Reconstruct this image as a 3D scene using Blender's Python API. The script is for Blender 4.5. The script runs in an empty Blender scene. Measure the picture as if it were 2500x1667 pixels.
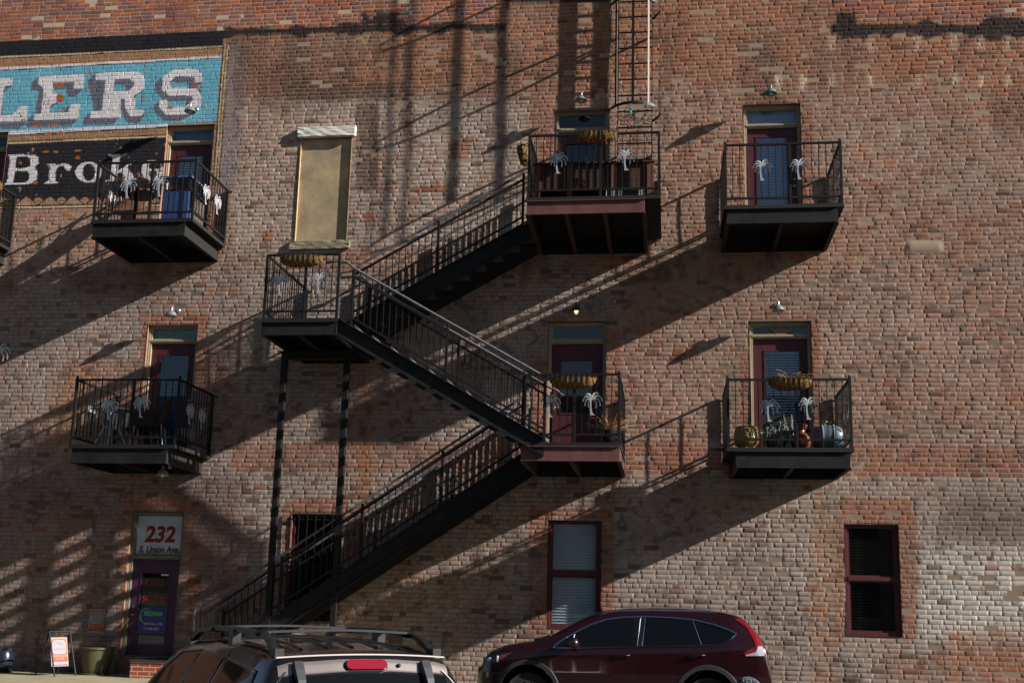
import bpy, bmesh, math, random
import numpy as np
from mathutils import Vector, Matrix
random.seed(7); RNG = np.random.default_rng(11)
R = math.radians
scene = bpy.context.scene
COL = scene.collection

# ---------------------------------------------------------------- camera
F = 2700.0; PX, PY = 1287.0124, 969.2596; CD = 19.5; EYE = 1.62
CA = np.array([0.99210949, 0.12330877, 0.0226651])
CB = np.array([0.00081208, -0.1870957, 0.98234136])
CC = np.array([-0.12537185, 0.97457178, 0.18571955])
cam_d = bpy.data.cameras.new('camera'); cam = bpy.data.objects.new('camera', cam_d); COL.objects.link(cam)
M = Matrix(((CA[0], CB[0], -CC[0], 0), (CA[1], CB[1], -CC[1], -CD), (CA[2], CB[2], -CC[2], EYE), (0, 0, 0, 1)))
cam.matrix_world = M
cam_d.sensor_width = 36; cam_d.lens = 36 * F / 2500
cam_d.shift_x = -(PX - 1250) / 2500; cam_d.shift_y = (PY - 833.5) / 2500
cam_d.clip_start = 0.1; cam_d.clip_end = 2000
scene.camera = cam

def wall_px(x, z, d=0.0):
    """where a point of the facade was measured in the reference (used only to lay out the paint and brick zones)"""
    v = (x, CD - d, z - EYE)
    f = v[0] * CC[0] + v[1] * CC[1] + v[2] * CC[2]
    return PX + F * (v[0] * CA[0] + v[1] * CA[1] + v[2] * CA[2]) / f, PY - F * (v[0] * CB[0] + v[1] * CB[1] + v[2] * CB[2]) / f
def at(px, py, d=0.0):
    v = CC * F + CA * (px - PX) - CB * (py - PY); t = (CD - d) / v[1]
    return v[0] * t, EYE + v[2] * t

# ---------------------------------------------------------------- light
world = bpy.data.worlds.new('World'); scene.world = world; world.use_nodes = True
wn = world.node_tree; bg = wn.nodes['Background']
sky = wn.nodes.new('ShaderNodeTexSky'); sky.sky_type = 'NISHITA'; sky.sun_disc = False
SUND = Vector((-4.9, 1.0, -2.32)).normalized()
sky.sun_elevation = math.asin(-SUND.z); sky.sun_rotation = math.atan2(4.9, -1.0)
sky.air_density = 1.0; sky.dust_density = 0.6; sky.ozone_density = 1.0
wn.links.new(sky.outputs[0], bg.inputs[0]); bg.inputs[1].default_value = SKY_STRENGTH = 0.031
sl = bpy.data.lights.new('sun', 'SUN'); sl.energy = 5.0; sl.angle = R(0.5); sl.color = (1.0, 0.945, 0.885)
so = bpy.data.objects.new('sun', sl); COL.objects.link(so)
so.rotation_euler = SUND.to_track_quat('-Z', 'Y').to_euler(); so.location = (20, -20, 20)
scene.view_settings.view_transform = 'Standard'; scene.view_settings.look = 'None'
scene.view_settings.gamma = 1.0; scene.view_settings.exposure = 0.97

# ---------------------------------------------------------------- helpers
class MB:
    def __init__(s): s.v = []; s.f = []; s.m = []; s.cm = 0
    def add(s, verts, faces):
        o = len(s.v); s.v += [tuple(p) for p in verts]
        for f in faces: s.f.append(tuple(i + o for i in f)); s.m.append(s.cm)
    def box(s, x0, x1, y0, y1, z0, z1):
        x0, x1 = min(x0, x1), max(x0, x1); y0, y1 = min(y0, y1), max(y0, y1); z0, z1 = min(z0, z1), max(z0, z1)
        s.add([(x0,y0,z0),(x1,y0,z0),(x1,y1,z0),(x0,y1,z0),(x0,y0,z1),(x1,y0,z1),(x1,y1,z1),(x0,y1,z1)],
              [(0,3,2,1),(4,5,6,7),(0,1,5,4),(1,2,6,5),(2,3,7,6),(3,0,4,7)])
    def bar(s, p, q, w, h=None, up=(0, 0, 1)):
        """rectangular bar from p to q; w across, h along up"""
        h = w if h is None else h
        p = Vector(p); q = Vector(q); d = (q - p).normalized(); u = Vector(up)
        if abs(d.dot(u)) > .99: u = Vector((0, 1, 0))
        a = d.cross(u).normalized(); b = a.cross(d).normalized()
        vs = [c + a * (sx * w / 2) + b * (sz * h / 2) for c in (p, q) for sx, sz in ((-1,-1),(1,-1),(1,1),(-1,1))]
        s.add(vs, [(0,3,2,1),(4,5,6,7),(0,1,5,4),(1,2,6,5),(2,3,7,6),(3,0,4,7)])
    def vbar(s, x, y, z0, z1, w, wy=None):
        wy = w if wy is None else wy; s.box(x - w/2, x + w/2, y - wy/2, y + wy/2, z0, z1)
    def tube(s, pts, r, n=8, cap=True, taper=None):
        pts = [Vector(p) for p in pts]; rings = []
        prev = None
        for i, p in enumerate(pts):
            d = (pts[min(i+1, len(pts)-1)] - pts[max(i-1, 0)]).normalized()
            if prev is None:
                u = Vector((0, 0, 1)) if abs(d.z) < .9 else Vector((0, 1, 0)); a = d.cross(u).normalized()
            else: a = (prev - d * prev.dot(d)).normalized()
            prev = a; b = d.cross(a)
            rr = r if taper is None else r * taper[i]
            rings.append([p + (a * math.cos(2*math.pi*k/n) + b * math.sin(2*math.pi*k/n)) * rr for k in range(n)])
        o = len(s.v); vs = [v for g in rings for v in g]; fs = []
        for i in range(len(pts)-1):
            for k in range(n): fs.append((i*n+k, i*n+(k+1)%n, (i+1)*n+(k+1)%n, (i+1)*n+k))
        if cap: fs.append(tuple(range(n-1, -1, -1))); fs.append(tuple((len(pts)-1)*n + k for k in range(n)))
        s.add(vs, fs)
    def lathe(s, prof, c=(0, 0, 0), n=24, sy=1.0, axis='z'):
        """prof: list of (r, z)"""
        vs = []; fs = []; m = len(prof)
        for i, (r, z) in enumerate(prof):
            for k in range(n):
                t = 2*math.pi*k/n
                if axis == 'z': vs.append((c[0] + r*math.cos(t), c[1] + r*math.sin(t)*sy, c[2] + z))
                elif axis == 'y': vs.append((c[0] + r*math.cos(t), c[1] + z, c[2] + r*math.sin(t)*sy))
                else: vs.append((c[0] + z, c[1] + r*math.cos(t), c[2] + r*math.sin(t)*sy))
        for i in range(m-1):
            for k in range(n): fs.append((i*n+k, i*n+(k+1)%n, (i+1)*n+(k+1)%n, (i+1)*n+k))
        s.add(vs, fs)
    def prism(s, poly, y0, y1):
        """poly in (x,z) extruded from y0 to y1"""
        n = len(poly)
        vs = [(x, y0, z) for x, z in poly] + [(x, y1, z) for x, z in poly]
        fs = [tuple(range(n)), tuple(range(2*n-1, n-1, -1))] + [(i, i+n, (i+1)%n+n, (i+1)%n) for i in range(n)]
        s.add(vs, fs)
    def ball(s, c, r, n=10, sx=1, sy=1, sz=1):
        vs = []; fs = []; m = n//2 + 1
        for i in range(m+1):
            ph = math.pi*i/m
            for k in range(n):
                t = 2*math.pi*k/n
                vs.append((c[0]+sx*r*math.sin(ph)*math.cos(t), c[1]+sy*r*math.sin(ph)*math.sin(t), c[2]+sz*r*math.cos(ph)))
        for i in range(m):
            for k in range(n): fs.append((i*n+k, (i+1)*n+k, (i+1)*n+(k+1)%n, i*n+(k+1)%n))
        s.add(vs, fs)
    def sheet(s, grid):
        """grid[i][j] of points"""
        n = len(grid); m = len(grid[0]); vs = [p for r in grid for p in r]
        s.add(vs, [(i*m+j, i*m+j+1, (i+1)*m+j+1, (i+1)*m+j) for i in range(n-1) for j in range(m-1)])
    def build(s, name, mats, parent=None, smooth=False, bevel=0, origin=None):
        me = bpy.data.meshes.new(name); me.from_pydata(s.v, [], s.f)
        if not isinstance(mats, (list, tuple)): mats = [mats]
        for m in mats: me.materials.append(m)
        if len(mats) > 1: me.polygons.foreach_set('material_index', s.m)
        bm = bmesh.new(); bm.from_mesh(me)
        if smooth: bmesh.ops.remove_doubles(bm, verts=bm.verts, dist=1e-5)
        bmesh.ops.recalc_face_normals(bm, faces=bm.faces); bm.to_mesh(me); bm.free()
        o = bpy.data.objects.new(name, me); COL.objects.link(o)
        if smooth:
            me.polygons.foreach_set('use_smooth', [True]*len(me.polygons))
            try: me.set_sharp_from_angle(angle=R(38))
            except Exception: pass
        if bevel:
            b = o.modifiers.new('bevel', 'BEVEL'); b.width = bevel; b.segments = 2; b.limit_method = 'ANGLE'
        if origin is not None: me.transform(Matrix.Translation(-Vector(origin))); o.location = origin
        if parent is not None: attach(o, parent)
        return o
def attach(o, parent):
    o.parent = parent
    o.matrix_parent_inverse = parent_mat(parent).inverted()
def parent_mat(p):
    m = Matrix.LocRotScale(p.location, p.rotation_euler.to_quaternion(), p.scale)
    if p.parent: m = parent_mat(p.parent) @ p.matrix_parent_inverse @ m
    return m
def tag(o, label=None, cat=None, group=None, kind=None):
    if label: o['label'] = label
    if cat: o['category'] = cat
    if group: o['group'] = group
    if kind: o['kind'] = kind
    return o
def thing(name, loc, label, cat, group=None, rz=0):
    o = bpy.data.objects.new(name, None); COL.objects.link(o); o.location = loc; o.rotation_euler = (0, 0, rz)
    o.empty_display_size = .2
    return tag(o, label, cat, group)
def copy_tree(src, loc, label=None, rz=None, group=None):
    c = src.copy(); COL.objects.link(c); c.location = loc
    if rz is not None: c.rotation_euler = (0, 0, rz)
    if label: c['label'] = label
    if group: c['group'] = group
    for ch in list(src.children):
        d = ch.copy(); COL.objects.link(d); d.parent = c
        for g in list(ch.children):
            e = g.copy(); COL.objects.link(e); e.parent = d
    return c

def srgb(r, g, b):
    f = lambda c: (c/255)/12.92 if c/255 <= .04045 else ((c/255+.055)/1.055)**2.4
    return (f(r), f(g), f(b))
def mat(name, col, rough=.6, metal=0.0, var=0.0, vscale=8.0, bump=0.0, bscale=40.0, spec=.5, coat=0.0, col2=None, detail=6, stretch=None):
    m = bpy.data.materials.new(name); m.use_nodes = True; nt = m.node_tree; b = nt.nodes['Principled BSDF']
    b.inputs['Base Color'].default_value = (*col, 1); b.inputs['Roughness'].default_value = rough
    b.inputs['Metallic'].default_value = metal; b.inputs['Specular IOR Level'].default_value = spec
    if coat: b.inputs['Coat Weight'].default_value = coat; b.inputs['Coat Roughness'].default_value = .03
    if var or bump:
        tc = nt.nodes.new('ShaderNodeTexCoord'); src = tc.outputs['Object']
        if stretch:
            mp = nt.nodes.new('ShaderNodeMapping'); mp.inputs['Scale'].default_value = stretch
            nt.links.new(src, mp.inputs[0]); src = mp.outputs[0]
    if var:
        n = nt.nodes.new('ShaderNodeTexNoise'); n.inputs['Scale'].default_value = vscale; n.inputs['Detail'].default_value = detail
        n.inputs['Roughness'].default_value = .65
        nt.links.new(src, n.inputs['Vector'])
        r = nt.nodes.new('ShaderNodeValToRGB'); c2 = col2 or tuple(c*(1-var) for c in col)
        r.color_ramp.elements[0].position = .35; r.color_ramp.elements[1].position = .68
        r.color_ramp.elements[0].color = (*c2, 1); r.color_ramp.elements[1].color = (*col, 1)
        nt.links.new(n.outputs[0], r.inputs[0]); nt.links.new(r.outputs[0], b.inputs['Base Color'])
    if bump:
        n = nt.nodes.new('ShaderNodeTexNoise'); n.inputs['Scale'].default_value = bscale; n.inputs['Detail'].default_value = 6
        nt.links.new(src, n.inputs['Vector'])
        u = nt.nodes.new('ShaderNodeBump'); u.inputs['Strength'].default_value = bump; u.inputs['Distance'].default_value = .01
        nt.links.new(n.outputs[0], u.inputs['Height']); nt.links.new(u.outputs[0], b.inputs['Normal'])
    return m
def glass_mat(name, tint=(.90, .93, .94), ior=1.5):
    m = bpy.data.materials.new(name); m.use_nodes = True; nt = m.node_tree; nt.nodes.clear()
    o = nt.nodes.new('ShaderNodeOutputMaterial'); t = nt.nodes.new('ShaderNodeBsdfTransparent'); g = nt.nodes.new('ShaderNodeBsdfGlossy')
    x = nt.nodes.new('ShaderNodeMixShader'); f = nt.nodes.new('ShaderNodeLayerWeight'); f.inputs['Blend'].default_value = .5
    p = nt.nodes.new('ShaderNodeMath'); p.operation = 'POWER'; p.inputs[1].default_value = 5
    q = nt.nodes.new('ShaderNodeMath'); q.operation = 'MULTIPLY_ADD'; r0 = ((ior-1)/(ior+1))**2; q.inputs[1].default_value = 1-r0; q.inputs[2].default_value = r0
    t.inputs[0].default_value = (*tint, 1); g.inputs['Roughness'].default_value = .01
    nt.links.new(f.outputs['Facing'], p.inputs[0]); nt.links.new(p.outputs[0], q.inputs[0])
    nt.links.new(q.outputs[0], x.inputs[0]); nt.links.new(t.outputs[0], x.inputs[1]); nt.links.new(g.outputs[0], x.inputs[2])
    nt.links.new(x.outputs[0], o.inputs[0]); return m
def emis(name, col, s):
    m = bpy.data.materials.new(name); m.use_nodes = True; b = m.node_tree.nodes['Principled BSDF']
    b.inputs['Base Color'].default_value = (*col, 1)
    b.inputs['Emission Color'].default_value = (*col, 1); b.inputs['Emission Strength'].default_value = s; return m

IRON = mat('black_iron', srgb(22, 23, 26), .5, 0.0, var=.35, vscale=14, bump=.15, bscale=120, col2=srgb(32, 26, 24), spec=.3)
IRON_FLAKE = mat('flaking_black_channel', srgb(16, 18, 23), .7, 0.0, spec=.25, var=.5, vscale=5, bump=.3, bscale=60, col2=srgb(38, 37, 35))
IRON_DK = mat('dark_steel_underside', srgb(20, 19, 19), .75, var=.4, vscale=9, bump=.2)
REDSTEEL = mat('red_oxide_channel', srgb(112, 66, 62), .7, var=.35, vscale=4, bump=.25, bscale=50, col2=srgb(84, 50, 50), stretch=(1, 1, .5))
PIPE = mat('worn_pipe_handrail', srgb(124, 124, 128), .4, .35, var=.4, vscale=20, bump=.1)
SILVER = mat('brushed_silver_palm', srgb(200, 203, 208), .42, .35, var=.25, vscale=25)
STRAP_LIT = mat('painted_sunlit_strap', srgb(142, 128, 122), .6, 0, var=.15)  # sunlight on one cage strap is put into its pale colour
GALV = mat('galvanised_shade', srgb(165, 172, 172), .4, .7, var=.2, vscale=20)
CREAM = mat('cream_door_frame_paint', srgb(158, 146, 120), .6, var=.22, vscale=10, bump=.1)
MAROON = mat('maroon_door_paint', srgb(80, 31, 39), .5, var=.25, vscale=7, bump=.1)
MAROON_W = mat('maroon_window_frame_paint', srgb(88, 32, 36), .55, var=.2, vscale=9, bump=.1)
PURPLE = mat('dark_purple_door_paint', srgb(70, 34, 66), .5, var=.25, vscale=7)
GLASS = glass_mat('window_glass', ior=1.7); GLASS_DK = glass_mat('dark_window_glass', (.35, .38, .42))
ROOM = mat('dark_room_interior', srgb(12, 13, 15), .9)  # near-black colour stands in for unlit rooms behind the glass
BLIND_B = mat('blue_and_sky_tint_blinds', srgb(190, 214, 244), .6)  # blue slats on the second floor; higher up the blue paints reflected sky
BLIND_G = mat('pale_grey_blinds', srgb(226, 232, 236), .6, var=.15, vscale=2)
BLIND_D = mat('dark_slat_blinds', srgb(70, 68, 66), .6)
STUCCO = mat('tan_stucco', srgb(192, 166, 126), .95, var=.5, vscale=2.0, bump=.5, bscale=70, col2=srgb(140, 126, 106), detail=9)
WHITEPAINT = mat('peeling_white_lintel', srgb(232, 230, 224), .8, var=.5, vscale=5, bump=.2, col2=srgb(196, 194, 184), stretch=(1, 1, 2.2))
STONE = mat('weathered_stone_sill', srgb(160, 152, 124), .95, var=.4, vscale=6, bump=.6, bscale=50, col2=srgb(120, 112, 90))
COIR = mat('coconut_coir_liner', srgb(144, 106, 50), .98, var=.5, vscale=24, bump=1.0, bscale=120, col2=srgb(84, 58, 28))
SOIL = mat('dry_potting_soil', srgb(70, 54, 40), .95, var=.4, vscale=30, bump=.6)
DRY = mat('dried_straw_stems', srgb(176, 140, 92), .9, var=.3, vscale=20)
# ---------------------------------------------------------------- the brick facade
def h2(ix, iz, s):
    n = (ix.astype(np.int64)*374761393 + iz.astype(np.int64)*668265263 + s*1442695041) & 0xffffffff
    n = ((n ^ (n >> 13))*1274126177) & 0xffffffff; n = n ^ (n >> 16)
    return (n & 0xffffff)/float(0xffffff)
def vnoise(x, z, s=0):
    ix = np.floor(x); iz = np.floor(z); fx = x-ix; fz = z-iz
    fx = fx*fx*(3-2*fx); fz = fz*fz*(3-2*fz)
    a = h2(ix, iz, s); b = h2(ix+1, iz, s); c = h2(ix, iz+1, s); d = h2(ix+1, iz+1, s)
    return (a*(1-fx)+b*fx)*(1-fz) + (c*(1-fx)+d*fx)*fz
def fbm(x, z, f, s=0, o=4):
    t = 0; a = .5; n = 0
    for i in range(o): t = t + a*vnoise(x*f+17.3*i, z*f+5.1*i, s+i*13); n += a; a *= .5; f *= 2.03
    return t/n
def ss(a, b, x): t = np.clip((x-a)/(b-a), 0, 1); return t*t*(3-2*t)
def inpoly(px, py, poly):
    c = np.zeros(px.shape, bool); n = len(poly); j = n-1
    for i in range(n):
        xi, yi = poly[i]; xj, yj = poly[j]
        if yi != yj: c ^= ((yi > py) != (yj > py)) & (px < (xj-xi)*(py-yi)/(yj-yi)+xi)
        j = i
    return c
def boxm(px, py, x0, x1, y0, y1, s=12):
    return ss(x0-s, x0+s, px)*(1-ss(x1-s, x1+s, px))*ss(y0-s, y0+s, py)*(1-ss(y1-s, y1+s, py))

OPEN = {  # x0, x1, z0, z1, recess
 'bl3': (-9.83, -8.84, 8.31, 10.82), 'bc3': (-2.11, -1.07, 8.31, 10.88), 'br3': (1.41, 2.45, 8.31, 10.85),
 'bl2': (-9.86, -8.85, 4.20, 6.77), 'bc2': (-2.15, -1.09, 4.20, 6.74), 'br2': (1.46, 2.54, 4.20, 6.71),
 'd232': (-9.85, -8.83, .58, 3.19), 'far3': (-14.2, -13.2, 8.31, 10.80),
 'wmid': (-2.09, -1.14, 1.25, 3.15), 'wright': (2.99, 3.90, 1.26, 3.15), 'barred': (-6.78, -5.84, 1.28, 3.18), 'blind': (-7.06, -6.03, 8.36, 10.46)}
OP = list(OPEN.values())

def L(*v): return np.array(srgb(*v))
def mixc(c, t, col): t = np.asarray(t)[..., None]; return c*(1-t)+np.asarray(col)*t
def z1(pts): return [(x/7.468, 130+y/7.468) for x, y in pts]
def z2(pts): return [(260+x/7.468, 130+y/7.468) for x, y in pts]
def z3(pts): return [(x/8.4, 370+y/8.4) for x, y in pts]
def z4(pts): return [(240+x/12.06, 370+y/12.06) for x, y in pts]
def ell(cx, cy, rx, ry, n=22, t0=0, t1=360): return [(cx+rx*math.cos(R(t0+(t1-t0)*k/n)), cy+ry*math.sin(R(t0+(t1-t0)*k/n))) for k in range(n+1)]

SHADOW = [  # painted grey drop shadows of the big letters
 z1([(-60,560),(240,585),(225,605),(100,700),(60,715),(30,1100),(210,1110),(350,975),(510,965),(490,1250),(370,1370),(300,1380),(-60,1390)]),
 z1([(705,425),(560,560),(555,690),(705,690),(640,1105),(600,1110),(500,1215),(465,1345),(1290,1335),(1440,1200),(1460,930),(1290,930),(1160,1060),(880,1075),(930,1000),(1170,830),(1170,650),(1210,650),(1215,790),(1370,795),(1520,650),(1530,385)]),
 z1([(1755,375),(1600,500),(1605,610),(1755,620),(1700,1060),(1660,1065),(1530,1190),(1500,1315),(2040,1310),(2180,1180),(2200,800),(2300,500),(2250,380)]),
 z2([(-200,370),(-340,500),(-200,1190),(-440,1300),(100,1310),(275,1150),(270,1120),(370,1270),(560,1290),(620,1240),(700,1160),(700,1040),(530,790),(690,680),(690,420),(560,340)]),
 z2([(1030,440),(880,550),(880,690),(1010,830),(870,960),(850,1040),(1050,1245),(1330,1240),(1600,1110),(1720,960),(1730,680),(1640,640),(1745,545),(1745,380),(1620,285),(1240,290)]),
]
BLUEIN = [  # counters where the blue ground shows through
 z1([(60,715),(240,600),(350,975),(210,1110),(30,1100)]), z1([(975,660),(1205,650),(1195,800),(1170,820),(1050,800),(960,740)]),
 z1([(900,1010),(1180,840),(1380,800),(1290,930),(1160,1070),(900,1080)]),
 z2([(140,590),(350,590),(355,690),(330,700),(130,700)]), z2([(95,950),(200,960),(200,1035),(90,1035)]),
 z2([(275,1150),(270,1050),(340,1230)]), z2([(530,800),(700,700),(720,1030),(525,1030)]),
 z2([(1150,545),(1495,535),(1495,635),(1190,625)]), z2([(1115,885),(1445,880),(1445,975),(1180,990),(1115,940)])]
FACE = [
 z1([(-80,470),(240,460),(232,590),(90,600),(60,720),(10,1130),(215,1125),(360,975),(515,965),(485,1245),(-80,1250)]),
 z1([(705,430),(1535,382),(1520,650),(1340,650),(1360,515),(960,540),(985,720),(1090,740),(1150,840),(1010,900),(920,960),(900,1085),(1240,1080),(1290,930),(1465,925),(1440,1195),(605,1225),(620,1105),(745,1100),(800,640),(695,560)]),
 z1([(1750,378),(2200,355),(2200,1180),(1645,1190),(1665,1065),(1860,1055),(1930,490),(1740,490)]),
 z2([(-195,372),(560,335),(700,430),(690,660),(480,790),(530,830),(525,1025),(660,1040),(700,1060),(640,1150),(430,1150),(345,1010),(345,840),(110,830),(90,1045),(275,1050),(265,1160),(-300,1180),(-280,1060),(-90,1050),(-10,500),(-210,490)]),
 z2([(1240,295),(1620,285),(1745,380),(1745,530),(1615,530),(1600,430),(1270,425),(1145,540),(1190,630),(1500,640),(1640,650),(1730,760),(1725,960),(1590,1110),(1090,1130),(960,980),(975,860),(1115,860),(1120,990),(1440,985),(1580,850),(1560,780),(1140,770),(1010,670),(1025,440)])]
FACE_HOLE = [z2([(155,480),(430,470),(500,530),(500,600),(430,680),(300,700),(130,700)])]
WHITE2 = [  # the lower word
 z3([(150,75),(700,65),(790,130),(790,240),(720,330),(770,430),(760,560),(690,640),(560,670),(60,690),(150,620),(210,110)]),
 z3([(960,268),(1140,262),(1150,290),(1280,255),(1400,262),(1470,320),(1440,390),(1380,395),(1340,350),(1310,290),(1200,310),(1150,380),(1130,600),(1200,650),(900,655),(1000,600),(1035,300)]),
 z3(ell(1820, 427, 270, 212)),
 z4([(300,100),(810,80),(660,150),(620,260),(580,590),(680,520),(900,370),(820,320),(1115,300),(1000,350),(850,480),(1090,800),(1190,840),(700,850),(800,790),(680,610),(570,640),(540,830),(560,860),(210,880),(340,800),(440,200)]),
 z4(ell(1590, 560, 320, 300))]
HOLE2 = [z3([(340,110),(560,100),(630,150),(620,290),(520,350),(315,350)]), z3([(310,400),(560,390),(600,450),(590,580),(520,640),(270,650)]),
 z3(ell(1825, 428, 135, 180)), z4([(1500,330),(1830,330),(1850,520),(1490,520)]), z4([(1490,570),(1720,570),(1730,720),(1640,810),(1540,790),(1480,700)]), z4([(1720,570),(1960,570),(1960,600),(1850,600)])]

def albedo(x, z, br, mortar):
    """brick / paint colour on the facade. br: per-brick randoms (k,4); mortar: 0..1"""
    px, py = wall_px(x, z)
    n1 = fbm(x, z, 1.1, 1); n2 = fbm(x, z, 5.0, 2); n3 = fbm(x, z, 22.0, 3, 3); n4 = fbm(x*.7, z*1.4, .45, 5)
    r0, r1, r2, r3 = br[:, 0], br[:, 1], br[:, 2], br[:, 3]
    # raw brick tones
    c = np.tile(L(160, 110, 84), (len(x), 1))
    c = mixc(c, ss(.5, .95, r0)*.4, L(170, 108, 78)); c = mixc(c, (r0 < .15)*.3, L(132, 92, 76)); c = mixc(c, (r1 > .86)*.6, L(166, 128, 104))
    c = c*(.92+.16*r2)[:, None]
    red = np.tile(L(160, 102, 78), (len(x), 1))*(.86+.26*r2)[:, None]
    # amount of old limewash
    w = .10+0*x
    def zone(m, v): 
        nonlocal w; w = w*(1-m)+v*m
    yy = py+26*(n1-.5)+10*(n2-.5)
    zone(ss(200, 250, yy), .42)
    zone(boxm(px, yy, 1560, 2600, 215, 640, 25), .46+.2*(n4-.5)); zone(boxm(px, yy, 1960, 2600, 300, 500, 20), .6)
    zone(boxm(px, yy, 560, 1290, 235, 640, 20), .66)
    zone(ss(640, 668, yy), .7); zone(boxm(px, yy, 1480, 2600, 640, 1075, 20), .64+.3*(n4-.5)); zone(boxm(px, yy, -100, 620, 620, 1075, 20), .58)
    zone(boxm(px, yy, -100, 560, 520, 640, 30), .5)
    zone(ss(1150, 1175, py), .68)
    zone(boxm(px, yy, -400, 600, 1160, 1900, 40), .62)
    zone(boxm(px, yy, 1480, 2100, 1330, 1640, 30), .82); zone(boxm(px, yy, 2230, 2700, 1330, 1580, 25), .95)
    zone(boxm(px, yy, 2150, 2700, 1580, 1760, 30), .5)
    w = w + .4*(n1-.5) + .3*(n4-.5)
    wb = ss(.08, .78, w*1.0+.18*(r3-.5)+.55*(n2-.5)+.3*(n3-.5)+.0)
    wb = wb*.92
    # wash colour: pinkish beige above, cooler grey lower in the middle, white at right bottom
    wash = np.tile(L(168, 142, 127), (len(x), 1))
    wash = mixc(wash, ss(630, 670, py)*(1-ss(1450, 1600, px)), L(164, 150, 142))
    wash = mixc(wash, ss(1150, 1180, py)*ss(600, 700, px), L(168, 154, 143))
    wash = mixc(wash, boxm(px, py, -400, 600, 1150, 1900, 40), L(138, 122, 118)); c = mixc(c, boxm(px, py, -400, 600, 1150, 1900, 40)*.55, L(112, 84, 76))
    wash = mixc(wash, boxm(px, py, 2240, 2700, 1330, 1560, 30), L(206, 198, 186))
    wash = mixc(wash, boxm(px, py, 560, 1290, 235, 640, 30)*.7, L(186, 172, 160))
    wash = wash*(.84+.3*n3)[:, None]*(.92+.16*r2)[:, None]
    c = mixc(c, wb, wash)
    # clean orange patches around the later openings, bands
    def patch(m, t=.85, col=None):
        nonlocal c
        mm = ss(.3, .8, m+.4*(r1-.5)+.5*(n2-.5)); c = mixc(c, mm*t*.85, (red if col is None else np.tile(col, (len(x), 1))*(.8+.35*r2)[:, None]))
    band = boxm(px, py-.012*(px-1500)*(px > 1500), 1530, 2700, 1078, 1152, 5); patch(band*1.1, .95)
    patch(boxm(px, py, 560, 1290, 1076, 1150, 8)*.72, .75); patch(boxm(px, py, 1300, 1560, 1085, 1150, 8)*.8, .8)
    for (a, b_, c_, d_, t) in ((1300,1338,880,1090,.95),(1480,1515,800,1190,.9),(1805,1829,850,1090,.9),(1980,2003,780,1090,.95),(1310,1352,240,480,.6),(1955,1985,255,540,.8),
            (1800,1815,330,560,.6),(345,362,790,960,.9),(486,504,770,960,.8),(1290,1336,1240,1560,.8),(1465,1500,1245,1560,.85),(2035,2060,1260,1580,.8),(2195,2240,1250,1560,.85),
            (2050,2230,1215,1276,.95),(1290,1490,1240,1268,.8),(690,716,1230,1560,.85),(712,850,1215,1254,.9),(845,880,1240,1400,.7),(290,322,1230,1640,.6),(449,480,1240,1600,.6),(300,480,1215,1250,.8),
            (340,510,765,792,.85),(1320,1500,765,788,.5),(1800,2010,760,784,.6),(820,1100,600,680,.55),(700,900,620,660,.6),(1420,1590,1110,1150,.9),(160,560,880,1000,.45),(1810,1960,230,256,.7),(1100,1145,338,392,.9),(640,700,180,300,.4)):
        patch(boxm(px, py, a, b_, c_, d_, 6), t)
    # single exposed / spalled bricks
    c = mixc(c, ((r1 > .97) & (w > .35))*.7*(n2 > .4), L(150, 90, 62)); c = mixc(c, ((r1 < .03))*.7, L(92, 62, 50))
    for (a, b_, c_, d_) in ((921,964,456,469),(1003,1088,453,469),(1000,1024,481,491),(1088,1116,478,490),(885,915,522,545),(640,668,560,590),(1090,1110,1030,1045),(2020,2034,1180,1195),(1640,1665,855,880),(1745,1765,895,905),(1530,1555,925,945)):
        patch(boxm(px, py, a, b_, c_, d_, 7), 1.0, L(158, 92, 66))
    # darker brick strip and ghost arch beside the walled-up window
    dk = np.maximum(boxm(px, py+14*(n2-.5), 868, 925, 250, 470, 8), np.maximum(boxm(px, py, 700, 985, 200, 250, 16)*.8, boxm(px, py, 800, 862, 150, 210, 12)*.6))
    dk = np.maximum(dk, boxm(px, py, 975, 1010, 110, 330, 8)*.55)
    c = mixc(c, ss(.3, .7, dk+.4*(r0-.5))*.8, L(92, 66, 56))
    # fume-grey stripe beside the painted advertisement
    gx = px-555+.075*(py-110)
    c = mixc(c, ss(-6, 4, gx)*(1-ss(30, 62, gx+20*(n1-.5)))*ss(100, 115, py)*(1-ss(430, 520, py))*.8, L(138, 128, 134)*(1))
    # rust and damp streaks
    c = mixc(c, boxm(px, py, 872, 905, 820, 1330, 14)*(.25+.5*n2), L(168, 104, 62)); c = mixc(c, boxm(px, py, 1985, 2035, 1230, 1700, 22)*(.2+.6*n2), L(176, 122, 78))
    c = mixc(c, boxm(px, py, 2300, 2700, 1540, 1800, 40)*(.2+.5*n2), L(176, 110, 76))
    c = mixc(c, boxm(px, py, 120, 230, 900, 1110, 25)*(.2+.5*n2), L(176, 124, 78))
    c = mixc(c, boxm(px, py, 2300, 2560, 1215, 1320, 30)*.5, L(84, 66, 56))
    # soot stains: brick darkened in drips under the beam holes and below the balconies
    drip = ss(.48, .72, fbm(x*3.2, z*.5, 1.0, 41)); c = mixc(c, drip*boxm(px, py, 560, 2600, 86, 330, 30)*.5, L(92, 64, 54)); c = mixc(c, ss(.45, .7, fbm(x*1.6, z*.35, 1.0, 43))*boxm(px, py, 560, 900, 86, 260, 30)*.55, L(98, 72, 60)); c = mixc(c, ss(.5, .75, fbm(x, z, .5, 45))*boxm(px, py, 1500, 2600, 560, 1080, 60)*.3, L(128, 108, 92))
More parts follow.
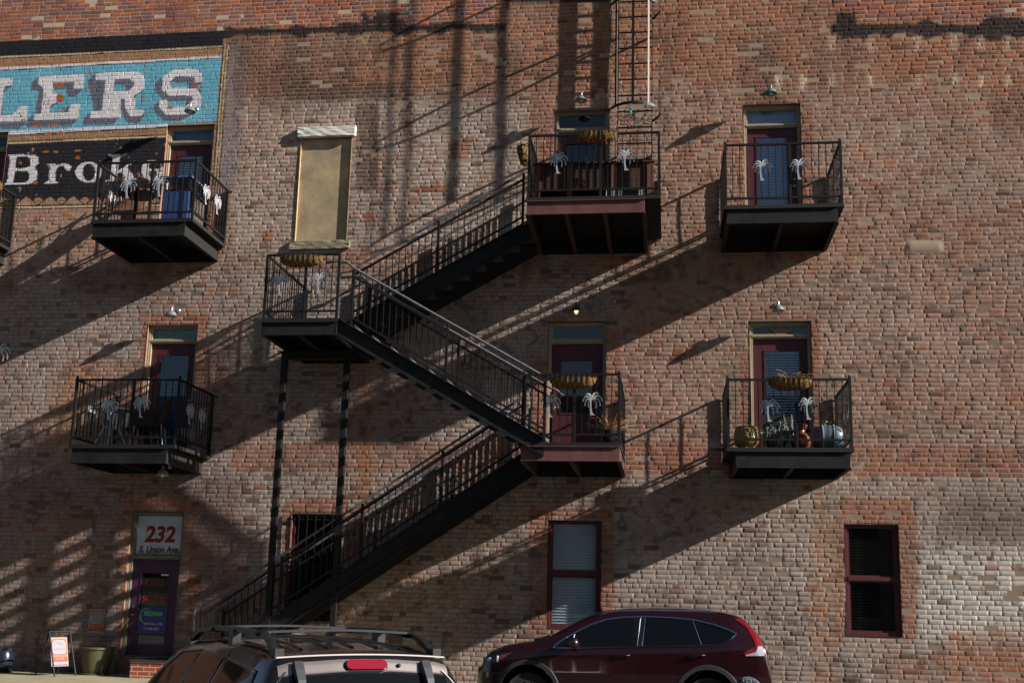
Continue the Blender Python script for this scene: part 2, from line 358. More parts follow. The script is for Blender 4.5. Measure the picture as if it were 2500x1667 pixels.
    c = mixc(c, ss(.5, .7, fbm(x*2.6, z*.6, 1.0, 47))*boxm(px, py, 1270, 2060, 600, 690, 12)*.65, L(84, 60, 52))
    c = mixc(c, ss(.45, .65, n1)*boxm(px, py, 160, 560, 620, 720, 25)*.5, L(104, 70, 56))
    # grime
    c = c*(.80+.34*fbm(x, z, .8, 9))[:, None]*(.87+.26*n3)[:, None]
    dirt = ss(.5, .72, fbm(x, z, 1.7, 91)*.6+n4*.4); c = mixc(c, dirt*.42, L(112, 92, 78)); spk = ss(.66, .74, fbm(x, z, 9.0, 95, 2)); c = mixc(c, spk*.5, L(70, 54, 46))
    c = c*.90
    # mortar
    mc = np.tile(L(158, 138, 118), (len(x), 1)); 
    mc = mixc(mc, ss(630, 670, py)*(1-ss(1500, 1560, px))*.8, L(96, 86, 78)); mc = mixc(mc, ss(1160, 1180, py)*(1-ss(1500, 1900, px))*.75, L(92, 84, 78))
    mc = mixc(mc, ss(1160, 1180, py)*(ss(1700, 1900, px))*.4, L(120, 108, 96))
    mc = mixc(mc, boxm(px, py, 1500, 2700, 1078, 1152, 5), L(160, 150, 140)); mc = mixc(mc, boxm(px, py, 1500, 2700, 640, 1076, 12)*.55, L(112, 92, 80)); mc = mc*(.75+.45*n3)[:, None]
    newb = np.maximum((1-ss(-3, 3, py-(78-.045*(px-545)*(px > 545)*.6-.052*(px-545)*(px < 545))))*(1-ss(1232, 1240, px)), (1-ss(44, 48, py-8*(n2-.5)))*ss(2034, 2040, px))
    nb = np.tile(L(156, 104, 88), (len(x), 1)); nb = mixc(nb, (r0 > .6)*.7, L(168, 96, 62)); nb = mixc(nb, (r0 < .3)*.7, L(124, 88, 88)); nb = nb*(.75+.4*r2)[:, None]
    c = mixc(c, newb, nb); mc = mixc(mc, newb, L(188, 172, 148))
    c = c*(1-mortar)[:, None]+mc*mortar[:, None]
    # old roofing tar along the scar of the lost roof line
    yl = np.where(px < 1235, 78-.018*(px-545), np.where(px > 2000, 70+.0*px, 12-.0*px))
    tn = fbm(x, z, 2.5, 21); th = (7+13*ss(.35, .75, tn))*np.where(px > 2000, 1.45, 1.0)
    tar = (1-ss(th-2, th+2, np.abs(py-yl+12*(fbm(x, z, .9, 23)-.5))))*((px > 545) & (px < 1240) | (px > 2030))
    tar = np.maximum(tar, (boxm(px, py, 880, 1000, 28, 70, 6)*(r0 > .35))); tar = np.maximum(tar, boxm(px, py, 2040, 2120, 30, 70, 8)*(n2 > .45)); tar = np.maximum(tar, boxm(px, py, 2260, 2700, 28, 75, 8)*(fbm(x, z, 1.6, 33) > .5))
    tar = np.maximum(tar, boxm(px, py, 1232, 1490, -10, 7, 4))
    c = mixc(c, tar*.93, L(34, 32, 33))
    # smears of mortar
    sm = ss(.62, .8, fbm(x, z, 3.2, 27))*ss(.5, .6, fbm(x, z, .7, 29))*ss(180, 230, py); c = mixc(c, sm*.35, L(166, 148, 130))
    sm2 = boxm(px, py+4*(n2-.5), 2215, 2300, 590, 614, 5); c = mixc(c, sm2, L(168, 146, 124))
    for bx in (1900, 1960, 2030, 2125, 2240, 2330, 2395, 2460):
        c = mixc(c, boxm(px+6*(n3-.5), py+8*(n2-.5), bx-9, bx+9, 88 if bx > 2000 else 190, 126 if bx > 2000 else 225, 4)*.55, L(190, 168, 142))
        c = mixc(c, boxm(px+6*(n3-.5), py+8*(n2-.5), bx-6, bx+8, 182, 212, 4)*.6, L(196, 176, 150))
    # ------------- the painted advertisement
    inside = px < 560
    e = 1.2*(n3-.5)
    def line(y0, y1): return y0+(y1-y0)*px/545.
    m = inside & (px < 545-.02*(py-80)) & (py+e > line(103, 74)) & (py+e < line(139, 113)); c[m] = L(34, 32, 36)*(.75+.5*n3[m])[:, None]
    ochre = L(158, 120, 88); rim = 540-.075*(py-141)
    chipn = fbm(x, z, 5.0, 51)*.7+.3*n3
    def put(mm, col, a=1.0, wear=.29):
        k = mm & inside & (chipn < 1-wear)
        c[k] = c[k]*(1-a)+np.asarray(col)*a*(.88+.24*n3[k])[:, None]*(.95+.1*r2[k])[:, None]
    put((py > line(139, 113)) & (py < line(167, 137)) & (px < rim), ochre, .75)
    put((py > line(139, 113)) & (py < line(143, 116)) & (px < rim+8), L(190, 170, 140)); put((py > line(143, 116)) & (py < line(145, 118)) & (px < rim), L(50, 44, 42))
    put((py > line(166, 136)) & (py < line(172, 141)) & (px < rim), L(214, 206, 208)); put((py > line(172, 141)) & (py < line(174.5, 143)) & (px < rim), L(30, 50, 62))
    blue = (py > line(174.5, 143)) & (py < line(322, 296)) & (px < rim)
    put(blue, L(104, 168, 188)*1.0); put(blue & (n1 > .55), L(116, 180, 196), .5)
    put((py > line(322, 296)) & (py < line(330, 304)) & (px < 410), L(206, 204, 214)); put((py > line(330, 304)) & (py < line(333, 307)) & (px < 410), L(30, 34, 40))
    put((py > line(333, 307)) & (py < line(347, 323)) & (px < 410), ochre, .8); put((py > line(347, 323)) & (py < line(349, 325)) & (px < 410), L(40, 36, 36)); put((py > line(349, 325)) & (py < line(353, 329)) & (px < 410), L(196, 176, 140))
    for P in SHADOW: put(inpoly(px+e, py+e, P) & blue, L(100, 102, 116))
    for P in BLUEIN: put(inpoly(px+e, py+e, P) & blue, L(104, 168, 188))
    fw = np.zeros(px.shape, bool)
    for P in FACE: fw |= inpoly(px+e, py+e, P)
    hole = np.zeros(px.shape, bool)
    for P in FACE_HOLE: hole |= inpoly(px+e, py+e, P)
    put(fw & ~hole & blue, L(214, 209, 211))
    put(inpoly(px, py, z2([(155,480),(430,470),(500,530),(500,600),(430,680),(355,690),(350,590),(140,590)])) & blue, L(100, 102, 116))
    put(inpoly(px+e, py+e, BLUEIN[3]) & blue, L(104, 168, 188))
    chip = np.zeros(px.shape, bool)
    for cx_, cy_, rx_, ry_ in ((146,240,9,10),(143,208,13,5),(90,307,12,4),(130,306,14,4),(478,210,5,6),(117,325,9,3),(150,325,8,4)): chip |= ((px-cx_)/rx_)**2+((py-cy_)/ry_)**2 < .7+.7*n2
    put(chip, L(166, 96, 54))
    # black panel with the second word
    blk = (py > line(353, 330)) & (py < 470+0*px) & (px < 410) & (px > -30)
    t = (px-8)/57.2; tri = np.abs((t % 1)-.5)*2      # saw teeth
    toothy = 478+18*(1-np.abs(((px-36)/56.5) % 1-.5)*2)*-1+16
    tooth = 499-24*(1-np.abs((((px-65)/57.) % 1)*2-1))*-1-24
    ph = ((px-65)/57.) % 1; dpk = np.minimum(ph, 1-ph)*57
    tipy = 478+dpk*.82                         # triangle flank
    ard = 57/2-dpk; arcy = 482+.06*ard*ard
    blk = blk | ((py >= 470) & (py < np.minimum(tipy, np.where(ard < 13, arcy, 999))) & (px < 410) & (py < 500))
    put(blk, L(36, 34, 38)); zz = (py > 470) & (py < 502-.012*px) & ~blk & (px < 410)
    put(zz, L(166, 130, 96), .7)
    put(zz & (np.abs(py-tipy) < 1.6), L(36, 34, 38))
    yb = 504-.016*px
    put((py > yb-1.5) & (py < yb+1.5) & (px < 480), L(40, 36, 36)); put((py >= yb+1.5) & (py < yb+5.5) & (px < 480), L(200, 176, 140)); put((py >= yb+5.5) & (py < yb+8) & (px < 480), L(40, 36, 36))
    wf = np.zeros(px.shape, bool)
    for P in WHITE2: wf |= inpoly(px+e, py+e, P)
    for P in HOLE2: wf &= ~inpoly(px+e, py+e, P)
    put(wf & blk, L(214, 210, 210))
    for cx_, cy_, rx_, ry_ in ((86,445,6,4),(50,398,5,3),(112,370,9,3),(190,385,6,4),(136,371,5,4),(190,368,8,3)): 
        put(((px-cx_)/rx_)**2+((py-cy_)/ry_)**2 < .6+.7*n2, L(158, 92, 56))
    # right border lines of the advertisement
    for off, wd, colr in ((3, 3, L(44,38,36)), (7, 4.5, L(188,160,120)), (10.5, 2, L(44,38,36)), (13.5, 3.5, L(190,164,124)), (16.5, 2, L(44,38,36))):
        k = (np.abs(px-rim-off) < wd/2) & (py > 108) & (py < 455) & (px < 600); c[k] = colr*(.8+.35*n3[k])[:, None]
    return np.clip(c, .004, .9)

def undul(x, z): return .020*(fbm(x, z, .8, 61, 2)-.5)+.006*(fbm(x, z, 2.2, 67, 1)-.5)
CH = .0822; BWID = .236
XL, XR, ZB, ZT = -15.0, 7.6, .0, 14.3
def brick_rows():
    A = []; B_ = []
    rows = int((ZT-ZB)/CH)
    for r in range(rows):
        z0 = ZB+r*CH; zc = z0+CH/2; head = (r % 7 == 3); wd = BWID/2 if head else BWID
        x = XL-random.random()*wd
        # opening edges act as cuts
        while x < XR:
            w = wd*random.uniform(.84, 1.16)
            if random.random() < .03: w *= random.choice((.5, .55, 1.25))
            a, b = x, x+w; x = b
            for (ox0, ox1, oz0, oz1) in OP:
                if oz0-.01 < zc < oz1+.01:
                    if a >= ox0 and b <= ox1: a = b; break
                    if a < ox0 < b: b = ox0+.004 if (ox0-a) > .035 else a
                    elif a < ox1 < b: a = ox1-.004 if (b-ox1) > .035 else b
            if b-a > .03: (A if (b < -8.2 and zc > 9.0) else B_).append((a, b, z0+random.uniform(-.002, .002), z0+CH+random.uniform(-.002, .002)))
    return np.array(A), np.array(B_)
def near_open(X, Z):
    m = np.zeros(X.shape, bool)
    for (a, b, c, d) in OP: m |= (X > a-.06) & (X < b+.06) & (Z > c-.1) & (Z < d+.1)
    return m
def brick_mesh(T, nx, nz):
    n = len(T); j = .0018
    rnd = RNG.random((n, 4)); px, py = wall_px((T[:, 0]+T[:, 1])/2, (T[:, 2]+T[:, 3])/2)
    rough = .25+1.1*fbm((T[:, 0]+T[:, 1])/2, (T[:, 2]+T[:, 3])/2, .6, 71)
    hgt = .0001+.0011*RNG.random(n)*rough**2; spall = (rnd[:, 1] > .955) & (RNG.random(n) < .6); hgt = np.where(spall, -.006, hgt); hgt = np.where((RNG.random(n) > .986) & (py > 120) & (px > 560), -.024, hgt)
    u = np.concatenate([[0, .0], np.linspace(0, 1, nx+1)[1:-1], [1, 1.]]); v = np.concatenate([[0, .0], np.linspace(0, 1, nz+1)[1:-1], [1, 1.]])
    ins = .0060
    uo = np.concatenate([[0, 1], np.zeros(nx-1), [-1, 0]]); vo = np.concatenate([[0, 1], np.zeros(nz-1), [-1, 0]])
    x0 = T[:, 0]+j; x1 = T[:, 1]-j; zz0 = T[:, 2]+j; zz1 = T[:, 3]-j
    X = (x0[:, None]+(x1-x0)[:, None]*u[None]+ins*uo[None])[:, None, :]; Z = (zz0[:, None]+(zz1-zz0)[:, None]*v[None]+ins*vo[None])[:, :, None]
    X = np.broadcast_to(X, (n, len(v), len(u))).copy(); Z = np.broadcast_to(Z, (n, len(v), len(u))).copy()
    edge = np.zeros((len(v), len(u)), bool); edge[0] = edge[-1] = True; edge[:, 0] = edge[:, -1] = True
    X += .004*(RNG.random((n, 1, 1))-.5); 
    jx = .005*(RNG.random(X.shape)-.5); jz = .004*(RNG.random(X.shape)-.5); X += jx*rough[:, None, None]; Z += jz*rough[:, None, None]
    tx = (RNG.random((n, 1, 1))-.5)*.0016; tz = (RNG.random((n, 1, 1))-.5)*.0012
    H = hgt[:, None, None]+tx*(u[None, None, :]-.5)*2+tz*(v[None, :, None]-.5)*2+.0014*(RNG.random(X.shape)-.5)*rough[:, None, None]+.0018*(fbm(X.ravel(), Z.ravel(), 14, 77, 2).reshape(X.shape)-.5)
    H = np.where(edge[None], -.0021, H)
    Z = Z+.014*(fbm(X.ravel(), Z.ravel(), .8, 81, 2).reshape(X.shape)-.5)*np.where(near_open(X, Z), 0, 1)
    Y = -(H+undul(X.ravel(), Z.ravel()).reshape(X.shape))
    V = np.stack([X, Y, Z], -1).reshape(-1, 3); per = len(u)*len(v)
    nu = len(u); base = (np.arange(n)*per)[:, None]
    q = np.array([(i*nu+k, i*nu+k+1, (i+1)*nu+k+1, (i+1)*nu+k) for i in range(len(v)-1) for k in range(nu-1)])
    Fq = (base[:, :, None]+q[None]).reshape(-1, 4)
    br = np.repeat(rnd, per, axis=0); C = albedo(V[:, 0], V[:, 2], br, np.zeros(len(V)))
    return V, Fq, C
def lin(a, b, s, cuts):
    g = list(np.arange(a, b, s))+[b]; g = [t for t in g if all(abs(t-c) > s*.4 for c in cuts if a < c < b)]+[c for c in cuts if a < c < b]
    return np.array(sorted(set(g)))
def backing(x0, x1, zb, zt, s):
    gx = lin(x0, x1, s, [o[i] for o in OP for i in (0, 1)]); gz = lin(zb, zt, s, [o[i] for o in OP for i in (2, 3)])
    X, Z = np.meshgrid(gx, gz); x = X.ravel(); z = Z.ravel()
    H = -.0011-.0014*ss(.52, .75, fbm(x, z, .9, 37))+.0012*ss(.64, .80, fbm(x, z, 3.2, 27))*ss(.5, .65, fbm(x, z, .7, 29))+.0012*(fbm(x, z, 9, 31, 2)-.5)
    px, py = wall_px(x, z); H += .018*boxm(px, py, 2215, 2300, 590, 614, 5)
    V = np.stack([x, -(H+undul(x, z)), z], -1)
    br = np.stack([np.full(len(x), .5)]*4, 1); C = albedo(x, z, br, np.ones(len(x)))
    nx = len(gx); i, k = np.meshgrid(np.arange(len(gz)-1), np.arange(nx-1), indexing='ij'); i = i.ravel(); k = k.ravel()
    cx = (gx[k]+gx[k+1])/2; cz = (gz[i]+gz[i+1])/2; keep = np.ones(len(cx), bool)
    for (a, b, c, d) in OP: keep &= ~((cx > a) & (cx < b) & (cz > c) & (cz < d))
    i = i[keep]; k = k[keep]
    return V, np.stack([i*nx+k, i*nx+k+1, (i+1)*nx+k+1, (i+1)*nx+k], 1), C
def reveals():
    V = []; Fq = []
    for (a, b, c, d) in OP:
        for quad in (((a, c), (a, d)), ((b, d), (b, c)), ((a, d), (b, d)), ((b, c), (a, c))):
            o = len(V); (xa, za), (xb, zb) = quad
            V += [(xa, -.004, za), (xb, -.004, zb), (xb, .34, zb), (xa, .34, za)]; Fq.append((o, o+1, o+2, o+3))
    V = np.array(V); C = np.tile(L(136, 100, 82), (len(V), 1)); return V, np.array(Fq), C
def border():
    """plain continuation of the wall outside what the photo shows"""
    V = []; Fq = []
    for (x0, x1, z0, z1) in ((XL-3, XL, -.6, 17.2), (XR, XR+5, -.6, 17.2), (XL, XR, ZT, 17.2), (XL, XR, -.6, ZB)):
        o = len(V); V += [(x0, 0, z0), (x1, 0, z0), (x1, 0, z1), (x0, 0, z1)]; Fq.append((o, o+1, o+2, o+3))
    o = len(V); a, b = XL-3, XR+5
    V += [(a,0,17.2),(b,0,17.2),(b,12,17.2),(a,12,17.2),(a,12,-.6),(b,12,-.6),(a,0,-.6),(b,0,-.6)]
    Fq += [(o,o+1,o+2,o+3),(o+2,o+3,o+4,o+5),(o,o+3,o+4,o+6),(o+1,o+2,o+5,o+7)]
    V = np.array(V, float); return V, np.array(Fq), np.tile(L(138, 100, 82), (len(V), 1))

Asign, Arest = brick_rows()
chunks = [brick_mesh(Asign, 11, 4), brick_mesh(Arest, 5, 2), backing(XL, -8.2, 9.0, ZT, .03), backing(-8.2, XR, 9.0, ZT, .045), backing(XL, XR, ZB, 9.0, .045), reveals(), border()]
vo = 0; VV = []; FF = []; CCc = []
for V, Fq, C in chunks: VV.append(V); FF.append(Fq+vo); CCc.append(C); vo += len(V)
VV = np.concatenate(VV); FF = np.concatenate(FF); CCc = np.concatenate(CCc)
me = bpy.data.meshes.new('wall'); me.vertices.add(len(VV)); me.vertices.foreach_set('co', VV.astype(np.float32).ravel())
me.loops.add(FF.size); me.loops.foreach_set('vertex_index', FF.astype(np.int32).ravel())
me.polygons.add(len(FF)); me.polygons.foreach_set('loop_start', (np.arange(len(FF))*4).astype(np.int32))
me.update(calc_edges=True)
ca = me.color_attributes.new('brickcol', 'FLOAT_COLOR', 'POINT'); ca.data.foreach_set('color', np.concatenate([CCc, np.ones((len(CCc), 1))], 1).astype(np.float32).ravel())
BRICK = bpy.data.materials.new('old_brick'); BRICK.use_nodes = True; nt = BRICK.node_tree; bs = nt.nodes['Principled BSDF']
at_ = nt.nodes.new('ShaderNodeAttribute'); at_.attribute_name = 'brickcol'; tc = nt.nodes.new('ShaderNodeTexCoord')
n_ = nt.nodes.new('ShaderNodeTexNoise'); n_.inputs['Scale'].default_value = 60; n_.inputs['Detail'].default_value = 5; n_.inputs['Roughness'].default_value = .7
mr = nt.nodes.new('ShaderNodeMapRange'); mr.inputs['From Min'].default_value = .3; mr.inputs['From Max'].default_value = .7; mr.inputs['To Min'].default_value = .78; mr.inputs['To Max'].default_value = 1.16
vm = nt.nodes.new('ShaderNodeVectorMath'); vm.operation = 'SCALE'
nt.links.new(tc.outputs['Object'], n_.inputs['Vector']); nt.links.new(n_.outputs[0], mr.inputs[0]); nt.links.new(at_.outputs['Color'], vm.inputs[0]); nt.links.new(mr.outputs[0], vm.inputs['Scale'])
nt.links.new(vm.outputs[0], bs.inputs['Base Color']); bs.inputs['Roughness'].default_value = .93; bs.inputs['Specular IOR Level'].default_value = .25
bu = nt.nodes.new('ShaderNodeBump'); bu.inputs['Strength'].default_value = .5; bu.inputs['Distance'].default_value = .002
n2_ = nt.nodes.new('ShaderNodeTexNoise'); n2_.inputs['Scale'].default_value = 45; n2_.inputs['Detail'].default_value = 6
nt.links.new(tc.outputs['Object'], n2_.inputs['Vector']); nt.links.new(n2_.outputs[0], bu.inputs['Height']); nt.links.new(bu.outputs[0], bs.inputs['Normal'])
me.materials.append(BRICK)
building = thing('brick_building', (-3.5, 0, 0), 'tall old limewashed brick side wall with a painted advertisement and maroon doors', 'building')
wall = bpy.data.objects.new('wall', me); COL.objects.link(wall); attach(wall, building)

# ---------------------------------------------------------------- ground
def gz(y): return 0.0 if y > -4 else (-.55 if y < -9 else -.55*(-4-y)/5.0)
g = MB(); ys = [60, 2, -4, -5, -6, -7, -8, -9, -30, -400]
for i in range(len(ys)-1):
    y0, y1 = ys[i], ys[i+1]; g.add([(-400, y0, gz(y0)-.005*(y0 > 0)), (400, y0, gz(y0)-.005*(y0 > 0)), (400, y1, gz(y1)), (-400, y1, gz(y1))], [(0, 1, 2, 3)])
ASPH = mat('asphalt', (.055, .054, .053), .9, var=.35, vscale=3, bump=.5, bscale=90)
tag(g.build('ground', ASPH), kind='structure')
CONC = mat('concrete_pavement', srgb(158, 148, 118), .9, var=.3, vscale=2.5, bump=.3, bscale=60)
p = MB(); p.box(-18, -3.5, -2.75, -.004, -.1, .262); p.box(-18, -3.35, -2.9, -2.75, -.1, .27)
tag(p.build('pavement', CONC, bevel=.01), kind='structure')
# ---------------------------------------------------------------- doors and windows of the facade
def text_obj(txt, size, mat_, parent, loc, bold=0.0, shear=0.0, name='lettering', sx=1.0, depth=.001, align='CENTER', yaw=0.0):
    cu = bpy.data.curves.new('txt', 'FONT'); cu.body = txt; cu.size = size; cu.align_x = align; cu.align_y = 'BOTTOM'
    cu.extrude = depth; cu.offset = bold; cu.shear = shear
    ob = bpy.data.objects.new('txt', cu); COL.objects.link(ob)
    dg = bpy.context.evaluated_depsgraph_get(); m_ = bpy.data.meshes.new_from_object(ob.evaluated_get(dg))
    bpy.data.objects.remove(ob); bpy.data.curves.remove(cu)
    m_.transform(Matrix.Translation(loc) @ Matrix.Rotation(yaw, 4, 'Z') @ Matrix.Rotation(R(90), 4, 'X') @ Matrix.Scale(sx, 4, (1, 0, 0)))
    m_.materials.clear(); m_.materials.append(mat_)
    o = bpy.data.objects.new(name, m_); COL.objects.link(o)
    if parent is not None: attach(o, parent)
    return o
FD = .075   # how far the frames sit behind the brick face
def opening_frame(x0, x1, z0, z1, w, m, bottom=True, y=FD, dp=.10):
    f = MB(); f.box(x0+.003, x0+w, y, y+dp, z0+.003, z1-.003); f.box(x1-w, x1-.003, y, y+dp, z0+.003, z1-.003)
    f.box(x0+w+.001, x1-w-.001, y+.002, y+dp, z1-w, z1-.003)
    if bottom: f.box(x0+w+.001, x1-w-.001, y+.002, y+dp, z0+.003, z0+w)
    return f
def blinds(x0, x1, z0, z1, y, m, parent, pitch=.05, tilt=28):
    b = MB(); z = z1-.03
    while z > z0+.01:
        a = R(tilt); dx = .5*.046
        b.add([(x0, y-dx*math.cos(a), z-dx*math.sin(a)), (x1, y-dx*math.cos(a), z-dx*math.sin(a)), (x1, y+dx*math.cos(a), z+dx*math.sin(a)), (x0, y+dx*math.cos(a), z+dx*math.sin(a))], [(0, 1, 2, 3)])
        z -= pitch
    for fx in (.22, .78):
        xx = x0+(x1-x0)*fx; b.box(xx-.002, xx+.002, y-.03, y-.028, z0, z1)
    b.box(x0, x1, y-.02, y+.02, z1-.03, z1-.004); b.box(x0, x1, y-.02, y+.02, z0+.004, z0+.02)
    return b.build('blinds', m, parent)
BLIND_BACK = {'br3': mat('pale_sky_tint_backing', srgb(150, 178, 212), .8), 'bl3': mat('sky_tint_backing', srgb(92, 124, 168), .8), 'bl2': mat('deep_blue_backing', srgb(30, 52, 84), .8), 'br2': mat('dim_blue_backing', srgb(48, 62, 84), .8)}  # sheets added behind blinds; third floor blues paint the sky's reflection
def make_door(key, trans, leafm, framem, lite, blind=None, fw=.062, label=None, sill=True, closed=None):
    x0, x1, z0, z1 = OPEN[key]
    lx0, lx1, lz0, lz1 = lite           # glass lite, fractions of the leaf
    zt = z1-trans                        # underside of the transom bar
    dx0, dx1, dz0, dz1 = x0+fw+.004, x1-fw-.004, z0+.012, zt-.035
    gx0 = dx0+(dx1-dx0)*lx0; gx1 = dx0+(dx1-dx0)*lx1; gz0_ = dz0+(dz1-dz0)*lz0; gz1_ = dz0+(dz1-dz0)*lz1
    y = FD+.045
    d = MB()
    d.box(dx0, gx0, y, y+.044, dz0, dz1); d.box(gx1, dx1, y, y+.044, dz0, dz1); d.box(gx0+.0005, gx1-.0005, y+.001, y+.044, dz0, gz0_); d.box(gx0+.0005, gx1-.0005, y+.001, y+.044, gz1_, dz1)
    leaf = d.build('door', leafm, building, bevel=.003)
    if label: leaf['label'] = label
    b = MB()                             # glazing bead
    for (a, b_, c, e) in ((gx0-.02, gx0+.006, gz0_-.02, gz1_+.02), (gx1-.006, gx1+.02, gz0_-.02, gz1_+.02)): b.box(a, b_, y-.008, y-.0002, c, e)
    for (c, e) in ((gz0_-.02, gz0_+.006), (gz1_-.006, gz1_+.02)): b.box(gx0+.007, gx1-.007, y-.007, y-.0002, c, e)
    b.build('glazing_bead', leafm, leaf)
    gl = MB(); gl.box(gx0, gx1, y+.014, y+.018, gz0_, gz1_); gl.build('door_glass', GLASS, leaf)
    if blind: blinds(gx0, gx1, gz0_, gz1_, y+.05, blind, leaf, tilt=64 if key in ('br3', 'bl3') else 40)
    f = opening_frame(x0, x1, z0, z1, fw, framem, bottom=False)
    f.box(x0+fw+.001, x1-fw-.001, FD+.001, FD+.1, zt-.03, zt+.05); f.box(x0+fw-.03, x1-fw+.03, FD-.016, FD-.0005, zt+.0, zt+.035)
    f.box(x0+.004, x0+fw*.45, FD-.012, FD-.0005, z0+.01, z1-.01); f.box(x1-fw*.45, x1-.004, FD-.012, FD-.0005, z0+.01, z1-.01); f.box(x0+fw*.45+.001, x1-fw*.45-.001, FD-.011, FD-.0005, z1-fw*.45, z1-.005)
    if sill: f.box(x0+fw, x1-fw, FD-.03, FD+.09, z0-.02, z0+.011)
    f.build('door_frame', framem, leaf, bevel=.003)
    t = MB(); t.box(x0+fw, x1-fw, FD+.05, FD+.054, zt+.05, z1-fw); t.build('transom_window', GLASS, leaf)
    t2 = MB()
    for (a, b_) in ((x0+fw+.0005, x0+fw+.022), (x1-fw-.022, x1-fw-.0005)): t2.box(a, b_, FD+.03, FD+.048, zt+.051, z1-fw-.001)
    t2.box(x0+fw+.023, x1-fw-.023, FD+.03, FD+.048, zt+.051, zt+.07); t2.box(x0+fw+.023, x1-fw-.023, FD+.03, FD+.048, z1-fw-.02, z1-fw-.001); t2.build('transom_sash', framem, leaf)
    r = MB(); yb_ = y+.085 if blind else .30; r.box(x0+.002, x1-.002, yb_, yb_+.02, z0, z1); r.build('backing_sheet', BLIND_BACK.get(key, ROOM), leaf)  # backing sheet behind the glass, near-black where it paints an unlit room
    return leaf, (dx0, dx1, dz0, dz1, gx0, gx1, gz0_, gz1_, zt, y)
def _unused(): pass
def knob(leaf, x, y, z, m=None, rose=True):
    k = MB(); k.lathe([(.0, -.055), (.018, -.055), (.027, -.043), (.024, -.03), (.01, -.025), (.01, -.006), (.028, -.005), (.028, 0)], (x, y, z), 14, axis='y')
    if rose:
        r_ = MB(); r_.lathe([(0, -.014), (.022, -.014), (.026, 0)], (x, y, z+.14), 14, axis='y'); r_.build('deadbolt', m or BRASS, leaf, smooth=True)
    return k.build('handle', m or BRASS, leaf, smooth=True)
BRASS = mat('dull_knob_metal', srgb(150, 140, 120), .35, .9)
dl, D = make_door('bl3', .35, MAROON, CREAM, (.2, .8, .06, .9), BLIND_B, label='maroon third floor door with blinds tinted blue for reflected sky beside the word painted on the wall'); knob(dl, D[1]-.06, D[9], D[2]+.95)
dl, D = make_door('bc3', .40, MAROON, CREAM, (.17, .83, .42, .90), None, label='maroon half glazed third floor door at the head of the stairs'); knob(dl, D[0]+.06, D[9], D[2]+.95)
dl, D = make_door('br3', .40, MAROON, CREAM, (.2, .8, .06, .92), BLIND_B, label='dark maroon third floor door with closed blinds coloured pale blue as reflected sky'); knob(dl, D[1]-.06, D[9], D[2]+.95)
dl, D = make_door('bl2', .34, MAROON, CREAM, (.2, .86, .06, .9), mat('deep_blue_blinds', srgb(84, 122, 166), .6), label='maroon second floor door with dark blue blinds and a green tinted transom'); knob(dl, D[1]-.06, D[9], D[2]+.95)
gt = MB(); gt.box(-9.78, -8.93, FD+.075, FD+.08, 6.47, 6.70); gt.build('transom_shade', mat('green_glass_shade', srgb(92, 128, 104), .7, var=.5, vscale=6, stretch=(1, 1, 5)), dl)
dl, D = make_door('bc2', .37, MAROON, CREAM, (.18, .80, .40, .86), None, label='maroon half glazed second floor door between the two stair flights'); knob(dl, D[0]+.06, D[9], D[2]+.95)
br2, D = make_door('br2', .27, MAROON, CREAM, (.22, .86, .06, .9), BLIND_B, label='maroon second floor door with blue slat blinds and a wooden bird in the transom'); knob(br2, D[1]-.06, D[9], D[2]+.95)
bd = MB(); bd.prism([(1.80, 6.60), (1.86, 6.56), (1.90, 6.52), (1.95, 6.49), (2.06, 6.485), (2.12, 6.52), (2.2, 6.55), (2.27, 6.59), (2.22, 6.60), (2.12, 6.58), (2.0, 6.62), (1.93, 6.585)], FD+.012, FD+.03)
bd.build('bird_carving', mat('faded_wood', srgb(150, 118, 108), .8, var=.3), br2)
dl, D = make_door('far3', .35, MAROON, CREAM, (.2, .8, .06, .9), BLIND_B, label='maroon third floor door at the left edge of the picture')
# street door
sd, D = make_door('d232', .84, PURPLE, mat('grey_olive_frame_paint', srgb(112, 110, 94), .6, var=.2), (.20, .80, .11, .86), None, fw=.055, label='dark purple glazed street door with a house number in its tall transom')
dx0, dx1, dz0, dz1, gx0, gx1, gz0_, gz1_, zt, yy = D
knob(sd, dx0+.07, yy, dz0+.72, mat('steel_lever', srgb(170, 172, 176), .3, .9))
NUMR = mat('dark_red_vinyl', srgb(110, 24, 30), .5); WV = mat('white_vinyl', srgb(214, 208, 210), .5)
sh = MB(); sh.box(-9.79, -8.89, FD+.056, FD+.059, 2.41, 3.13); sh.build('transom_shade', mat('pale_blue_grey_shade', srgb(236, 240, 244), .7, var=.2, vscale=4), sd)
yt = FD+.049
text_obj('232', .40, WV, sd, (-9.33, yt, 2.565), bold=.028, shear=.12, sx=.98); text_obj('232', .40, NUMR, sd, (-9.33, yt-.002, 2.565), bold=.017, shear=.12, sx=.98)
text_obj('S. Union Ave.', .17, NUMR, sd, (-9.32, yt-.002, 2.41), bold=.004, shear=.2, sx=.84)
ps = MB(); yg = yy+.012
ps.box(gx0+.002, gx1-.002, yg-.003, yg, gz0_+.20, gz0_+.66); po = ps.build('door_sign', mat('blue_violet_poster', srgb(58, 60, 126), .5), sd)
GRN = mat('lime_green_print', srgb(96, 196, 70), .5)
text_obj('FIELDMAN', .105, GRN, sd, (gx0+.28, yg-.0045, gz0_+.50), bold=.003, sx=.72)
arc = MB(); pts = []
for k in range(25):
    t = R(60+k*10.5); pts.append((gx0+.15+.13*math.cos(t), gz0_+.51+.135*math.sin(t), .4+.6*math.sin(math.pi*k/24)))
